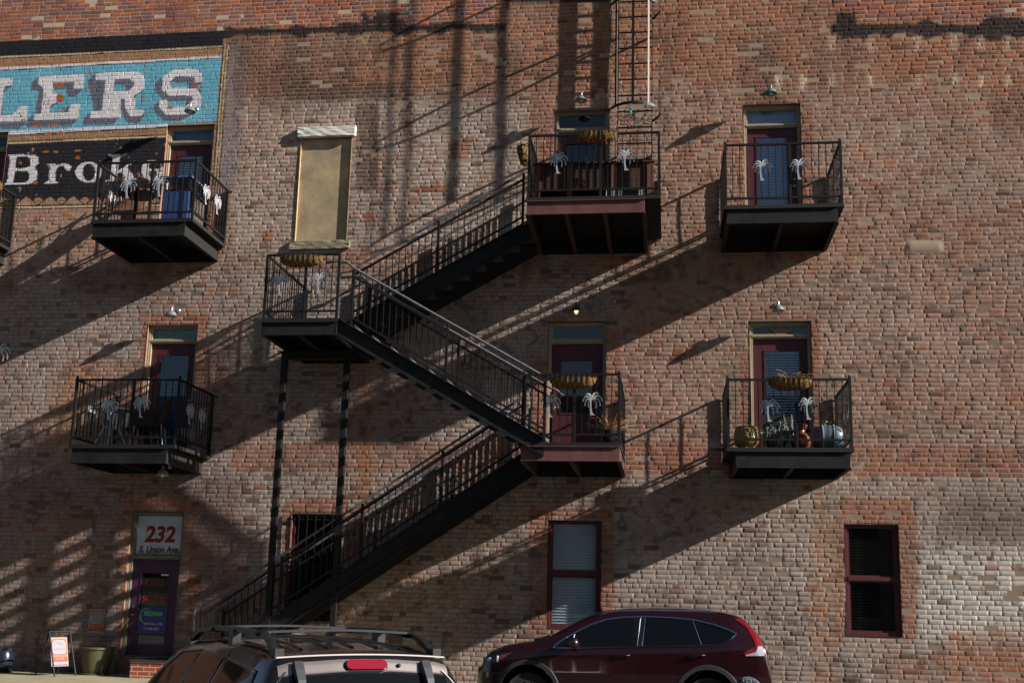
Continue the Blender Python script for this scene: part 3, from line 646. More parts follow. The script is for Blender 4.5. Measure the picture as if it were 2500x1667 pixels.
for k in range(24):
    (xa, za, wa), (xb, zb, wb_) = pts[k], pts[k+1]; cx, cz = gx0+.15, gz0_+.51
    q = lambda x_, z_, w_: (cx+(x_-cx)*(1-.13*w_), yg-.0042, cz+(z_-cz)*(1-.13*w_))
    arc.add([(xa, yg-.0042, za), (xb, yg-.0042, zb), q(xb, zb, wb_), q(xa, za, wa)], [(0, 1, 2, 3)])
arc.build('emblem', GRN, sd)
text_obj('Janet Fieldman, MBA', .052, WV, sd, (gx0+.30, yg-.0045, gz0_+.345), sx=.8); text_obj('719-696-9675', .062, WV, sd, (gx0+.26, yg-.0045, gz0_+.25), sx=.85)
rs = MB(); rs.box(gx0+.002, gx1-.002, yg-.003, yg, gz1_-.36, gz1_-.09); rs.build('door_sign', mat('smoked_dark_decal', srgb(40, 34, 36), .5, var=.3, vscale=6), sd)
RDN = mat('red_letters', srgb(150, 36, 38), .5)
text_obj('CHILL', .16, RDN, sd, (gx0+.27, yg-.0045, gz1_-.26), sx=.85)
text_obj('546-3782', .155, RDN, sd, (gx0+.28, yg-.0045, gz1_-.56), bold=.003, sx=.8)
lb = MB(); lb.box(gx1-.17, gx1-.03, yg-.003, yg, gz1_-.05, gz1_-.02); lb.build('label_sticker', WV, sd)
cu_ = MB(); cu_.box(gx0, gx1, yg+.05, yg+.06, gz0_, gz1_-.09); cu_.build('inner_shade', mat('beige_shade', srgb(142, 138, 122), .8, var=.5, vscale=3, stretch=(.5, 1, 3)), sd)
# sash windows
def make_window(key, bm_, label, tilt):
    x0, x1, z0, z1 = OPEN[key]; fw = .06; zm = (z0+z1)/2
    f = opening_frame(x0, x1, z0, z1, fw, MAROON_W, True, y=.04); f.box(x0+fw+.001, x1-fw-.001, .03, .12, zm-.03, zm+.035)
    w = f.build('window', MAROON_W, building, bevel=.003); w['label'] = label
    s = MB()
    for (a, b_) in ((z0+fw, zm-.03), (zm+.035, z1-fw)):
        s.box(x0+fw+.0005, x0+fw+.035, .06, .09, a+.0005, b_-.0005); s.box(x1-fw-.035, x1-fw-.0005, .06, .09, a+.0005, b_-.0005)
        s.box(x0+fw+.036, x1-fw-.036, .061, .09, a+.0005, a+.03); s.box(x0+fw+.036, x1-fw-.036, .061, .09, b_-.03, b_-.0005)
    s.build('sash', MAROON_W, w)
    g = MB(); g.box(x0+fw, x1-fw, .078, .082, z0+fw, z1-fw); g.build('pane', GLASS, w)
    blinds(x0+fw, x1-fw, z0+fw, z1-fw, .125, bm_, w, tilt=tilt)
    r = MB(); yb_ = .155 if tilt > 30 else .30; r.box(x0+.002, x1-.002, yb_, yb_+.02, z0, z1); r.build('backing_sheet', mat('pale_backing', srgb(190, 200, 202), .8) if tilt > 30 else ROOM, w)  # pale sheet added to brighten closed blinds; dark one paints the unlit room
    return w
make_window('wmid', BLIND_G, 'tall maroon sash window with closed pale blinds behind the maroon car', 62)
make_window('wright', BLIND_D, 'tall maroon sash window with open dark blinds', 12)
x0, x1, z0, z1 = OPEN['barred']
f = opening_frame(x0, x1, z0, z1, .05, MAROON_W, True, y=.09); w = f.build('window', MAROON_W, building); w['label'] = 'dark ground floor window behind iron bars under the stairs'
g = MB(); g.box(x0+.05, x1-.05, .12, .125, z0+.05, z1-.05); g.build('pane', GLASS_DK, w); r = MB(); r.box(x0, x1, .30, .32, z0, z1); r.build('backing_sheet', ROOM, w)  # dark sheet painted as the room's shade
g = MB()
for k in range(7): xx = x0+.0+k*(x1-x0)/6.0; g.vbar(xx, -.04, z0-.03, z1+.04, .014)
for zz in (z0+.12, (z0+z1)/2, z1-.10): g.box(x0-.05, x1+.05, -.037, -.022, zz-.014, zz+.014)
for k in range(18): xx = x0+.04+k*.05; g.tube([(xx, -.045, (z0+z1)/2-.02), (xx+.012, -.06, (z0+z1)/2-.045), (xx+.024, -.045, (z0+z1)/2-.02)], .005, 4)
g.build('window_bars', IRON, w)
# walled-up window
x0, x1, z0, z1 = OPEN['blind']
g = MB(); N = 24; grid = [[(x0+(x1-x0)*i/N, .032, z0+(z1-z0)*j/40) for j in range(41)] for i in range(N+1)]
g.sheet(grid); g.build('infill_panel', STUCCO, building, smooth=True)
g = MB(); g.box(x0, x0+.012, -.012, .086, z0, z1); g.box(x1-.012, x1, -.012, .086, z0, z1); g.build('render_reveal', mat('tan_reveal_render', srgb(196, 162, 118), .9, var=.3, vscale=12, bump=.5), building)  # same pale tan render on both jambs
def rough_block(x0, x1, y0, y1, z0, z1, m, name, nx=28):
    b = bmesh.new(); bmesh.ops.create_cube(b, size=1); bmesh.ops.scale(b, vec=(x1-x0, y1-y0, z1-z0), verts=b.verts); bmesh.ops.translate(b, vec=((x0+x1)/2, (y0+y1)/2, (z0+z1)/2), verts=b.verts)
    bmesh.ops.subdivide_edges(b, edges=b.edges, cuts=8, use_grid_fill=True)
    for v in b.verts:
        k = .012; v.co += Vector((math.sin(v.co.x*31+v.co.z*17), math.sin(v.co.x*23+v.co.z*41), math.cos(v.co.x*37+v.co.y*29)))*k*.5*random.random()
    bmesh.ops.bevel(b, geom=[e for e in b.edges if e.calc_face_angle(0) > 1.2], offset=.01, segments=2, affect='EDGES')
    me_ = bpy.data.meshes.new(name); b.to_mesh(me_); b.free(); me_.materials.append(m); o = bpy.data.objects.new(name, me_); COL.objects.link(o); attach(o, building); return o
rough_block(-7.12, -5.965, -.075, .12, 10.46, 10.665, WHITEPAINT, 'lintel'); rough_block(-7.15, -5.96, -.05, .12, 8.19, 8.36, STONE, 'window_sill')
# little wall fixtures
g = MB(); g.box(-9.98, -9.92, -.03, 0, 1.98, 2.09); g.build('door_bell', mat('grey_plastic_box', srgb(70, 72, 72), .6), building)
g = MB(); g.box(-9.80, -9.63, .02, .06, .28, .575); g.build('service_panel', mat('grey_metal_box', srgb(120, 122, 130), .5), building)

# ---------------------------------------------------------------- iron balconies, stairs
def railing(p0, p1, hb=.12, ht=1.10, name='railing', parent=None, sp=.118, posts=(1, 1), post_w=.042, finial=.0, mid_post=True, top=.038, bal=.013, post_drop=.0, m=None, post_top=None):
    """flat or raking panel between two base points"""
    p0 = Vector(p0); p1 = Vector(p1); g = MB(); d = p1-p0; Lh = Vector((d.x, d.y, 0)).length
    up = Vector((0, 0, 1)); g.bar(p0+up*ht, p1+up*ht, top, top*.9); g.bar(p0+up*hb, p1+up*hb, .032, .032)
    n = max(2, round(Lh/sp)); 
    for i in range(1, n):
        q = p0+d*(i/n); wdt = bal
        if mid_post and n > 10 and i == round(n*.55): wdt = post_w
        g.vbar(q.x, q.y, q.z+hb+.012 if wdt == bal else q.z, q.z+ht-.015, wdt)
    for k, q in ((0, p0), (1, p1)):
        if posts[k]:
            tp = ht+finial if post_top is None else post_top
            g.vbar(q.x, q.y, q.z-post_drop, q.z+tp, post_w)
            if finial: g.ball((q.x, q.y, q.z+tp+.016), .026, 8)
    return g.build(name, m or IRON, parent)
def balcony(name, x0, x1, depth, zd, ztop, label, group, fascia=IRON_FLAKE, over=.10, left=True, right=True, fx=None, fh=.27, finial=.035, cat='balcony', nbeams=3, front=True, post_drop=.0):
    t = thing(name, ((x0+x1)/2, -depth, zd), label, cat, group)
    g = MB(); g.box(x0, x1, -depth, -.0125, zd-.045, zd); g.box(x0, x1, -depth-.012, -depth+.0, zd-.05, zd+.012)
    for xx in (x0-.0, x1): g.box(xx-.012 if xx == x0 else xx, xx if xx == x0 else xx+.012, -depth-.012, -.02, zd-.05, zd+.012)
    g.build('deck', IRON_DK, t)
    fx0, fx1 = fx or (x0+over*.3, x1-over)
    g = MB(); ft, fb = zd-.052, zd-.052-fh
    g.box(fx0, fx1, -depth+.0, -depth+.012, fb, ft); g.box(fx0, fx1, -depth-.03, -depth, fb, fb+.012); g.box(fx0, fx1, -depth-.03, -depth, ft-.012, ft)
    g.build('fascia', fascia, t, bevel=.003)
    for k in range(nbeams):
        xx = fx0+.012+(fx1-fx0-.024)*k/(nbeams-1); b = MB()
        b.box(xx-.006, xx+.006, -depth+.013, -.012, fb+.012, ft); b.box(xx-.035, xx+.035, -depth+.013, -.012, fb, fb+.012)
        if k in (0, nbeams-1):
            pass
        b.build('beam', IRON_DK if fascia is IRON_FLAKE else mat('rusty_beam_%s%d' % (name, k), srgb(78, 54, 46), .8, var=.4), t)
    b = MB(); b.box(fx0, fx1, -.012, -.001+.0, fb-.005, ft); 
    for k in range(4): b.ball((fx0+.1+(fx1-fx0-.2)*k/3, -.02, fb+.06), .022, 8)
    b.build('wall_plate', IRON_DK, t)
    hr = ztop-zd; e = .02
    if front: railing((x0+e, -depth+e, zd), (x1-e, -depth+e, zd), .14, hr, parent=t, finial=finial, post_drop=post_drop)
    if left: railing((x0+e, -depth+e+.002, zd), (x0+e, -.03, zd), .14, hr-.002, parent=t, posts=(0, 1), mid_post=False)
    if right: railing((x1-e, -depth+e+.002, zd), (x1-e, -.03, zd), .14, hr-.002, parent=t, posts=(0, 1), mid_post=False)
    for xx, on in ((x0+e, left), (x1-e, right)):
        if on:
            k = MB(); k.bar((xx, -.05, zd+hr-.02), (xx+.09, -.012, zd+hr-.02), .02); k.build('wall_bracket', IRON, t)
    return t
G3 = 'black iron balconies on the brick wall'
B = {}
B['br3'] = balcony('balcony', .97, 2.92, 1.5, 8.32, 9.42, 'empty black balcony high on the right in front of blinds tinted as reflected sky', G3)
B['br2'] = balcony('balcony', .97, 2.95, 1.5, 4.21, 5.34, 'black second floor balcony on the right crowded with pots and a barrel', G3, fx=(1.10, 2.90))
B['bl3'] = balcony('balcony', -10.36, -8.44, 1.5, 8.31, 9.42, 'black third floor balcony below the blue painted advertisement', G3, fx=(-10.33, -8.57))
B['bl2'] = balcony('balcony', -10.36, -8.42, 1.5, 4.21, 5.37, 'black second floor balcony above the numbered street door', G3, fx=(-10.30, -8.56))
B['far3'] = balcony('balcony', -14.8, -12.86, 1.5, 8.31, 9.42, 'black balcony cut off by the left edge of the picture', G3, fx=(-14.7, -12.98))
B['bc3'] = balcony('stair_platform', -2.32, -.11, 2.1, 8.31, 9.43, 'third floor iron platform with red oxide edge under the roof ladder', 'iron platforms of the outside stairs', fascia=REDSTEEL, left=False, fx=(-2.32, -.36), fh=.24, cat='platform', nbeams=4, finial=.0)
B['bc2'] = balcony('stair_platform', -2.32, -.74, 2.1, 4.19, 5.31, 'second floor iron platform with red oxide edge between two stair flights', 'iron platforms of the outside stairs', fascia=REDSTEEL, left=False, fx=(-2.32, -.74), fh=.24, cat='platform', nbeams=3, finial=.02)
for k, z in (('bc3', 8.31), ('bc2', 4.19)):   # short returns at the head of the stairs
    railing((-2.30, -2.08, z), (-2.30, -1.1 if k == 'bc3' else -2.0, z), .14, 1.118, parent=B[k], posts=(0, 1), mid_post=False)
# landing
LD = balcony('stair_landing', -6.76, -5.46, 2.15, 6.26, 7.39, 'half way iron landing carried on two tall black posts', 'iron platforms of the outside stairs', fascia=IRON_FLAKE, right=False, fx=(-6.72, -5.48), fh=.23, cat='landing', nbeams=3, finial=.0, post_drop=.28)
for i, xx in enumerate((-6.745, -5.60)):
    g = MB(); g.vbar(xx, -.98, .262, 5.97, .10); g.box(xx-.1, xx+.1, -1.08, -.88, .262, .275); g.box(xx-.09, xx+.09, -1.07, -.89, 5.95, 5.975); g.build('post', IRON, LD, bevel=.004)
g = MB(); g.box(-6.72, -5.48, -1.05, -.92, 5.83, 5.975)
for k in range(22): g.box(-6.68+k*.055, -6.66+k*.055, -.92, -.2, 5.978, 5.995)
g.build('cross_beam', IRON_DK, LD)
# flights
def flight(label, xa, za, xb, zb, yo, yi, parts, hr_out=True, hr_in=True, name='stair_flight', rail0=0.0, rail1=1.0, ext0=None, ext1=None, treads=13, sh=.33, top_off=.06, hr_pipe=PIPE):
    """stairs from the low end (xa,za) to the high end (xb,zb); stringers at y=-yo (outer) and -yi (inner)"""
    t = thing(name, (xa, -yo, za), label, 'staircase', 'flights of the outside iron stairs')
    sgn = 1 if xb > xa else -1; sl = (zb-za)/(xb-xa)
    for y in (yo, yi):
        b = MB(); 
        def Z(x): return za+sl*(x-xa)+top_off
        poly = [(xa, Z(xa)-sh), (xb, Z(xb)-sh), (xb, Z(xb)), (xa, Z(xa))]
        b.prism(poly, -y-.006, -y+.006); s2 = -1 if y == yi else 1
        for off, wv in ((0, .05), (-sh+.014, .05)):
            b.prism([(xa, Z(xa)+off-.014), (xb, Z(xb)+off-.014), (xb, Z(xb)+off), (xa, Z(xa)+off)], -y-s2*.05, -y-s2*.007)
        b.build('stringer', IRON_FLAKE if y == yo else IRON_DK, t)
    for k in range(treads):
        f_ = (k+.5)/treads; x = xa+(xb-xa)*f_; z = za+(zb-za)*(k+.5)/treads; b = MB()
        b.box(x-.14, x+.14, -yo+.012, -yi-.012, z-.032, z-.002); b.box(x-sgn*.14-.004, x-sgn*.14+.004, -yo+.012, -yi-.012, z-.045, z+.004); b.build('tread', TREADM, t)
    def P(f_, y, dz=0): return (xa+(xb-xa)*f_, -y, za+(zb-za)*f_+dz)
    for y, on in ((yo, hr_out), (yi, hr_in)):
        if not on: continue
        yy_ = y+.03 if y == yo else y-.03
        n = max(1, round(abs(xb-xa)*(rail1-rail0)/1.32))
        for k in range(n):
            a_ = rail0+(rail1-rail0)*k/n; c_ = rail0+(rail1-rail0)*(k+1)/n
            railing(P(a_, yy_), P(c_, yy_), .17, .87, parent=t, posts=(1, 1 if k == n-1 else 0), post_w=.045, sp=.112, mid_post=False, post_top=.98)
        h = MB(); pts = [Vector(P(rail0, y-.04 if y == yo else y+.04, 1.03)), Vector(P(rail1, y-.04 if y == yo else y+.04, 1.03))]
        yh = pts[0].y
        lo = Vector((pts[0].x-sgn*.10, yh, pts[0].z-.02)); 
        if ext0: pts = [Vector((pts[0].x+a_, yh, pts[0].z+c_)) for a_, c_ in ext0]+pts
        if ext1: pts = pts+[Vector((pts[-1].x+a_, yh, pts[-1].z+c_)) for a_, c_ in ext1]
        h.tube(pts, .022, 10); h.build('handrail', hr_pipe, t, smooth=True)
    return t
TREADM = mat('grey_steel_tread', srgb(86, 88, 92), .6, var=.3, vscale=12)
flight('lowest iron stair flight rising behind the two black posts', -8.02, .40, -2.36, 4.19, 1.0, .12, None, rail0=.02, rail1=.985, ext0=[(-.17, -.42), (-.17, -.12), (-.15, -.06), (-.08, -.03)], treads=20, sh=.33, top_off=.04)
flight('middle iron stair flight descending to the right in front of the others', -1.95, 4.24, -5.47, 6.26, 2.1, 1.12, None, rail0=.0, rail1=.93, ext0=[(.22, -.10), (.20, -.13), (.1, -.04)], ext1=[(-.14, .12), (-.32, .14), (-.52, .12)], treads=11, sh=.30, top_off=.03)
flight('top iron stair flight leading up to the platform under the ladder', -5.75, 6.38, -2.36, 8.31, 1.0, .12, None, rail0=.06, rail1=.95, ext0=[(-.30, -.10), (-.12, -.08)], treads=11, sh=.36, top_off=.05)
# caged roof ladder
lad = thing('roof_ladder', (-.6, -.2, 9.5), 'tall caged iron ladder running up past the roof above the top platform', 'ladder')
for xx in (-.90, -.27):
    g = MB(); g.box(xx-.007, xx+.007, -.235, -.165, 9.45, 16.4)
    for z in (9.9, 12.3, 14.8): g.box(xx-.005, xx+.005, -.166, -.004, z-.025, z+.025)
    g.build('ladder_rail', IRON, lad)
z = 9.75
while z < 16.3:
    g = MB(); g.tube([(-.893, -.2, z), (-.277, -.2, z)], .0145, 6); g.build('rung', IRON, lad); z += .318
def hoop_pts(z, k=25, r=.475):
    out = []
    for i in range(k):
        t = R(-32+i*(244/(k-1))); out.append((-.585+r*math.cos(t), -.58-r*math.sin(t)*.94, z))
    return out
for z in (10.49, 12.55, 14.6, 16.3):
    g = MB(); hp = [(-.27, -.2, z)]+hoop_pts(z)+[(-.90, -.2, z)]
    for i in range(len(hp)-1): g.bar(hp[i], hp[i+1], .006, .055)
    g.build('cage_hoop', IRON, lad)
for tdeg, mm in ((5, IRON), (56, STRAP_LIT), (92, IRON), (134, IRON), (176, IRON)):
    t = R(tdeg); x = -.585+.468*math.cos(t); y = -.58-.468*math.sin(t)*.94; g = MB()
    a = Vector((-math.sin(t), -math.cos(t)*.94, 0)).normalized()*(.017 if mm is STRAP_LIT else .024); b_ = Vector((math.cos(t), -math.sin(t), 0))*.003
    vs = [Vector((x, y, zz))+a*sx+b_*sy for zz in (10.47, 16.3) for sx, sy in ((-1, -1), (1, -1), (1, 1), (-1, 1))]
    g.add(vs, [(0,3,2,1),(4,5,6,7),(0,1,5,4),(1,2,6,5),(2,3,7,6),(3,0,4,7)]); s_ = g.build('cage_strap', mm, lad)
    if mm is STRAP_LIT: s_['label'] = 'cage strap coloured pale as if sunlit'
# ---------------------------------------------------------------- palm cut-outs
def palm_mesh():
    g = MB(); T = .006
    tr = [(0.012, 0, .022), (.002, .03, .014), (-.006, .07, .0115), (-.010, .11, .010), (-.009, .16, .009), (-.006, .20, .008)]
    tr = [(x-.02, z, w) for x, z, w in tr]
    left = [(x-w, z) for x, z, w in tr]; right = [(x+w, z) for x, z, w in tr]
    left[0] = (left[0][0]-.006, 0); right[0] = (right[0][0]+.014, .002)
    for i in range(len(tr)-1):
        g.prism([left[i], right[i], right[i+1], left[i+1]], -T/2, T/2)
    cx, cz = -.008, .205
    FR = (((-.045,.04),(-.095,.03),(-.125,-.03)), ((-.05,.012),(-.085,-.02),(-.098,-.085)), ((-.032,-.008),(-.052,-.05),(-.05,-.105)), ((-.02,.05),(-.055,.075),(-.092,.06)),
          ((.005,.05),(.035,.085),(.075,.078)), ((.045,.045),(.095,.04),(.128,-.02)), ((.05,.015),(.09,-.022),(.10,-.09)), ((.028,-.01),(.05,-.055),(.044,-.112)))
    for fr in FR:
        P = [(0, 0)]+list(fr); pts = []; n = 9
        for k in range(n+1):      # smooth curve through the four points
            t = k/n*3; i = min(2, int(t)); t -= i; p0 = P[max(i-1, 0)]; p1 = P[i]; p2 = P[i+1]; p3 = P[min(i+2, 3)]
            pts.append(tuple(.5*(2*p1[q]+(p2[q]-p0[q])*t+(2*p0[q]-5*p1[q]+4*p2[q]-p3[q])*t*t+(3*p1[q]-p0[q]-3*p2[q]+p3[q])*t**3)+(cx, cz)[q] for q in (0, 1)))
        up = []; lo = []
        for k, (x, z) in enumerate(pts):
            x2, z2 = pts[min(k+1, n)]; x1, z1 = pts[max(k-1, 0)]; l = math.hypot(x2-x1, z2-z1) or 1; nx, nz = -(z2-z1)/l, (x2-x1)/l
            w_ = .0035+.0085*math.sin(math.pi*min(1, (k+.6)/(n+.8)))**.7
            f = .6 if (k % 2 and k > 1) else 1.0
            up.append((x+nx*w_*.8, z+nz*w_*.8)); lo.append((x-nx*w_*f, z-nz*w_*f))
        for k in range(n):
            yo = -.006*math.sin(k/n*3.1); y2 = -.006*math.sin((k+1)/n*3.1)
            g.add([(up[k][0], -T/2+yo, up[k][1]), (lo[k][0], -T/2, lo[k][1]), (lo[k+1][0], -T/2, lo[k+1][1]), (up[k+1][0], -T/2+y2, up[k+1][1]),
                   (up[k][0], T/2+yo, up[k][1]), (lo[k][0], T/2, lo[k][1]), (lo[k+1][0], T/2, lo[k+1][1]), (up[k+1][0], T/2+y2, up[k+1][1])],
                  [(0, 1, 2, 3), (7, 6, 5, 4), (0, 4, 5, 1), (1, 5, 6, 2), (2, 6, 7, 3), (3, 7, 4, 0)])
    return g
pm = palm_mesh(); palm0 = pm.build('palm_cutout', SILVER); palm0.data.transform(Matrix.Translation((.0, 0, -.145)))
PG = 'metal palm tree cut-outs on the railings'
pi_ = 0
def palm(px, py, d, label, rz=0.0, y=None, x=None, z=None, s=1.25, dark=False):
    global pi_
    if x is None: x, z = at(px, py, d)
    o = palm0 if pi_ == 0 else palm0.copy()
    if pi_: COL.objects.link(o)
    pi_ += 1
    o.location = (x, -d-.03 if rz == 0 else -d, z); o.rotation_euler = (0, 0, rz); o.scale = (s, 1, s)
    tag(o, label, 'ornament', PG); return o
palm(1365, 401, 2.1, 'silver palm cut-out on the top platform, left of the two under the long hanging basket')
palm(1531, 393, 2.1, 'silver palm cut-out on the top platform rail below the ladder cage')
palm(1862, 418, 1.5, 'left silver palm cut-out on the empty upper right balcony')
palm(1953, 415, 1.5, 'right silver palm cut-out on the empty upper right balcony')
palm(688, 697, 2.15, 'left silver palm cut-out on the half way landing')
palm(783, 693, 2.15, 'silver palm cut-out on the landing, nearer the stair rail')
palm(1346, 992, 2.1, 'silver palm cut-out in front of the door frame on the lower red-edged platform')
palm(1448, 987, 2.1, 'silver palm cut-out on the lower red-edged platform beside the dried potted plant')
palm(1880, 1003, 1.5, 'left silver palm cut-out on the lower right balcony, in front of the blinds')
palm(1975, 998, 1.5, 'right silver palm cut-out on the lower right balcony above the copper jug')
palm(316, 463, 1.5, 'silver palm cut-out in front of the folding chair on the upper left balcony')
palm(394, 459, 1.5, 'silver palm cut-out beside the cream door frame on the upper left balcony')
palm(271, 1000, 1.5, 'silver palm cut-out in front of the glass table on the lower left balcony')
palm(349, 995, 1.5, 'silver palm cut-out in front of the wicker chair on the lower left balcony')
for key, xx, lab in (('bl3', -8.46, 'upper left'), ('bl2', -8.44, 'lower left'), ('br3', 2.90, 'upper right'), ('br2', 2.93, 'lower right')):
    zz = {'bl3': 8.94, 'bl2': 4.84, 'br3': 8.94, 'br2': 4.84}[key]
    palm(0, 0, 1.02, 'palm cut-out on the right side rail of the %s balcony, nearer the street' % lab, R(90), x=xx+.03, z=zz)
    palm(0, 0, .50, 'palm cut-out on the right side rail of the %s balcony, nearer the wall' % lab, R(90), x=xx+.03, z=zz)
for xx, zz, lab in ((-10.34, 8.93, 'upper left'), (-10.34, 4.83, 'lower left')):
    palm(0, 0, .86, 'palm cut-out seen edge-on on the left side rail of the %s balcony' % lab, R(90), x=xx-.03, z=zz)
palm(0, 0, 1.5, 'silver palm cut-out on the balcony cut by the left edge, under a coir basket', x=at(2, 507, 1.0)[0], z=8.95)
palm(0, 0, .25, 'blue shaded palm ornament at the left edge of the picture, alone against the wall', x=at(2, 872, .25)[0], z=at(2, 872, .25)[1], s=1.7)

# ---------------------------------------------------------------- hanging coir troughs
def trough(px0, px1, pyt, d, label, x=None, rz=0, plants=0, z=None, ln=None, tilt=0.0, ragged=0.0):
    if x is None:
        (xa, zt), (xb, _) = at(px0, pyt, d+.1), at(px1, pyt, d+.1); x = (xa+xb)/2; z = zt; ln = xb-xa
    t = thing('hanging_basket', (x, -d-.02, z), label, 'planter', 'coir lined wire troughs hung on the railings')
    h = .19; w = .2; n = 30
    g = MB(); grid = []
    for i in range(n+1):
        u = i/n*2-1; e = math.sqrt(max(0, 1-abs(u)**3.2)); row = []
        rib = 1+.018*math.cos(i/n*math.pi*2*8); 
        for k in range(11):
            a = math.pi*k/10
            jt = 1+random.uniform(-.03, .03)*(1+3*ragged)
            row.append((x+u*ln/2*(.9+.1*math.sin(a)), -d-.02-w/2+w/2*math.cos(a)*e*rib*jt-.0, z-h*math.sin(a)**.8*e*rib*jt))
        grid.append(row)
    g.sheet(grid); g.build('coir_liner', COIR, t, smooth=True)
    f = MB()
    for i in range(90+int(140*ragged)):   # loose fibres
        u = random.uniform(-1, 1); a = random.uniform(0, math.pi); e = math.sqrt(max(0, 1-abs(u)**3.2))
        p = Vector((x+u*ln/2*.97, -d-.02-w/2+w/2*math.cos(a)*e, z-h*math.sin(a)*e)); q = p+Vector((random.uniform(-.03, .03), random.uniform(-.03, .01), random.uniform(-.03, .02)))
        f.tube([p, q], .002, 3, False)
    f.build('loose_fibre', COIR, t)
    so_ = MB(); so_.sheet([[(x+(i/12*2-1)*ln/2*.93, -d-.02-w/2+(k/4-.5)*w*.9*math.sqrt(max(0, 1-abs(i/12*2-1)**3.2)), z-.035+.02*random.random()) for k in range(5)] for i in range(13)]); so_.build('soil', SOIL, t)
    wf = MB(); k_ = 9
    rim = [(x+(i/24*2-1)*ln/2, -d-.02-w/2-w/2*math.sqrt(max(0, 1-abs(i/24*2-1)**3.2)), z+.005) for i in range(25)]
    wf.tube(rim, .005, 5); wf.tube([(p_[0], -d-.02, z+.005) for p_ in (rim[0], rim[-1])], .005, 5)
    for i in range(k_):
        u = -0.88+1.76*i/(k_-1); e = math.sqrt(max(0, 1-abs(u)**3.2))
        wf.tube([(x+u*ln/2*.99, -d-.02-w/2+w/2*math.cos(a)*e*1.07, z-h*1.04*math.sin(a)**.8*e+.004) for a in [math.pi*j/8 for j in range(9)]], .0045, 5)
        wf.tube([(x+u*ln/2+.05*math.cos(b_)-.02, -d-.02-w/2-w/2*e-.002, z+.0+.035*math.sin(b_)) for b_ in [R(180*j/6) for j in range(7)]], .0035, 4)
    for u in (-.7, .7): wf.tube([(x+u*ln/2, -d-.02, z+.005), (x+u*ln/2, -d+.0, z+.05), (x+u*ln/2, -d+.03, z+.04)], .005, 5)
    wf.build('wire_frame', IRON, t)
    if plants:
        p_ = MB()
        for i in range(plants):
            bx = x+.03+random.gauss(0, .05); a = random.uniform(-1.3, 1.3); l = random.uniform(.1, .34)
            pts = [(bx, -d-.1, z-.02)]; ang = R(90)+a*.5
            for k in range(6): ang += -a*.28*random.uniform(.3, 1.3)*-1 if False else (-.22*(1 if math.cos(ang) > 0 else -1)); pts.append((pts[-1][0]+l/6*math.cos(ang), pts[-1][1]-random.uniform(-.02, .025), pts[-1][2]+l/6*math.sin(ang)))
            p_.tube(pts, .0028, 3, False)
        p_.build('dried_stems', DRY, t)
    if rz:
        t.location = (x, -d, z); t.rotation_euler = (0, 0, rz)
    return t
trough(1402, 1508, 328, 2.1, 'coir basket on the front rail of the top platform, ragged at its right end', ragged=1)
trough(683, 792, 628, 2.15, 'golden coir basket on the front rail of the half way landing')
trough(1340, 1458, 922, 2.1, 'coir basket in front of the half glazed door on the lower platform')
trough(1872, 1983, 926, 1.5, 'coir basket with dried grass on the lower right balcony', plants=26)
# the two side-mounted troughs are built about the origin and turned
def side_trough(x, y, z, ln, rz, label):
    t = trough(0, 0, 0, 0, label, x=0, z=0, ln=ln, ragged=.8)
    t.location = (x, y, z); t.rotation_euler = (0, 0, rz); return t
tt = side_trough(-2.36, -1.55, 9.38, .75, R(-90), 'coir basket slung outside the left end of the top platform')
tt = side_trough(-12.84, -1.05, 9.36, .75, R(90), 'coir basket at the left edge of the picture, beside the painted letter B')

# ---------------------------------------------------------------- barn lamps
def barn_lamp(px, py, d, label, lit=False, shade=None):
    x, z = at(px, py, d); t = thing('wall_lamp', (x, 0, z+.2), label, 'lamp', 'gooseneck barn lamps over the doors')
    y = -d; s = MB()
    s.lathe([(.0, .16), (.018, .16), (.022, .15), (.022, .10), (.05, .085), (.085, .05), (.098, .015), (.115, -.01), (.112, -.014), (.094, .008), (.08, .045), (.045, .078), (.0, .085)], (x, y, z), 24)
    s.build('lamp_shade', shade or GALV, t, smooth=True)
    a = MB(); pts = [(x, y, z+.155)]
    for k in range(13): b_ = math.pi*k/12*1.0; pts.append((x, y+(.5-.5*math.cos(b_))*(d-.06)*.55, z+.155+.13*math.sin(b_)*1.0+.02*k/12))
    pts += [(x, -.12, z+.16), (x, -.03, z+.17), (x, -.004, z+.17)]
    a.tube(pts, .009, 8); a.lathe([(0, -.02), (.03, -.02), (.045, -.004), (.045, 0)], (x, -.002, z+.17), 16, axis='y'); a.build('gooseneck_arm', shade or GALV, t, smooth=True)
    b_ = MB(); b_.ball((x, y, z+.005), .034, 12, sz=1.5); b_.build('bulb', BULB_ON if lit else BULB_OFF, t, smooth=True)
    gd = MB(); gd.lathe([(.0, -.088), (.03, -.082), (.055, -.06), (.066, -.03), (.068, .0)], (x, y, z), 18); gd.build('glass_jar', GLASS, t, smooth=True)
    return t
BULB_ON = emis('warm_lit_bulb', (1.0, .72, .25), 1.6); BULB_OFF = mat('frosted_bulb', srgb(225, 222, 210), .3)
barn_lamp(464, 272, .28, 'grey barn lamp over the upper left door, on the painted blue ground')
barn_lamp(1419, 245, .28, 'grey barn lamp over the top platform door, beside the ladder')
barn_lamp(1882, 228, .28, 'dark green-grey barn lamp over the upper right door', shade=mat('green_grey_enamel', srgb(104, 124, 122), .45, .3))
barn_lamp(418, 770, .28, 'grey barn lamp over the lower left balcony door')
barn_lamp(1407, 760, .28, 'lit barn lamp glowing yellow over the lower platform door', lit=True, shade=mat('dark_enamel', srgb(66, 72, 80), .5, .3))
barn_lamp(1900, 757, .28, 'grey barn lamp over the lower right balcony door')
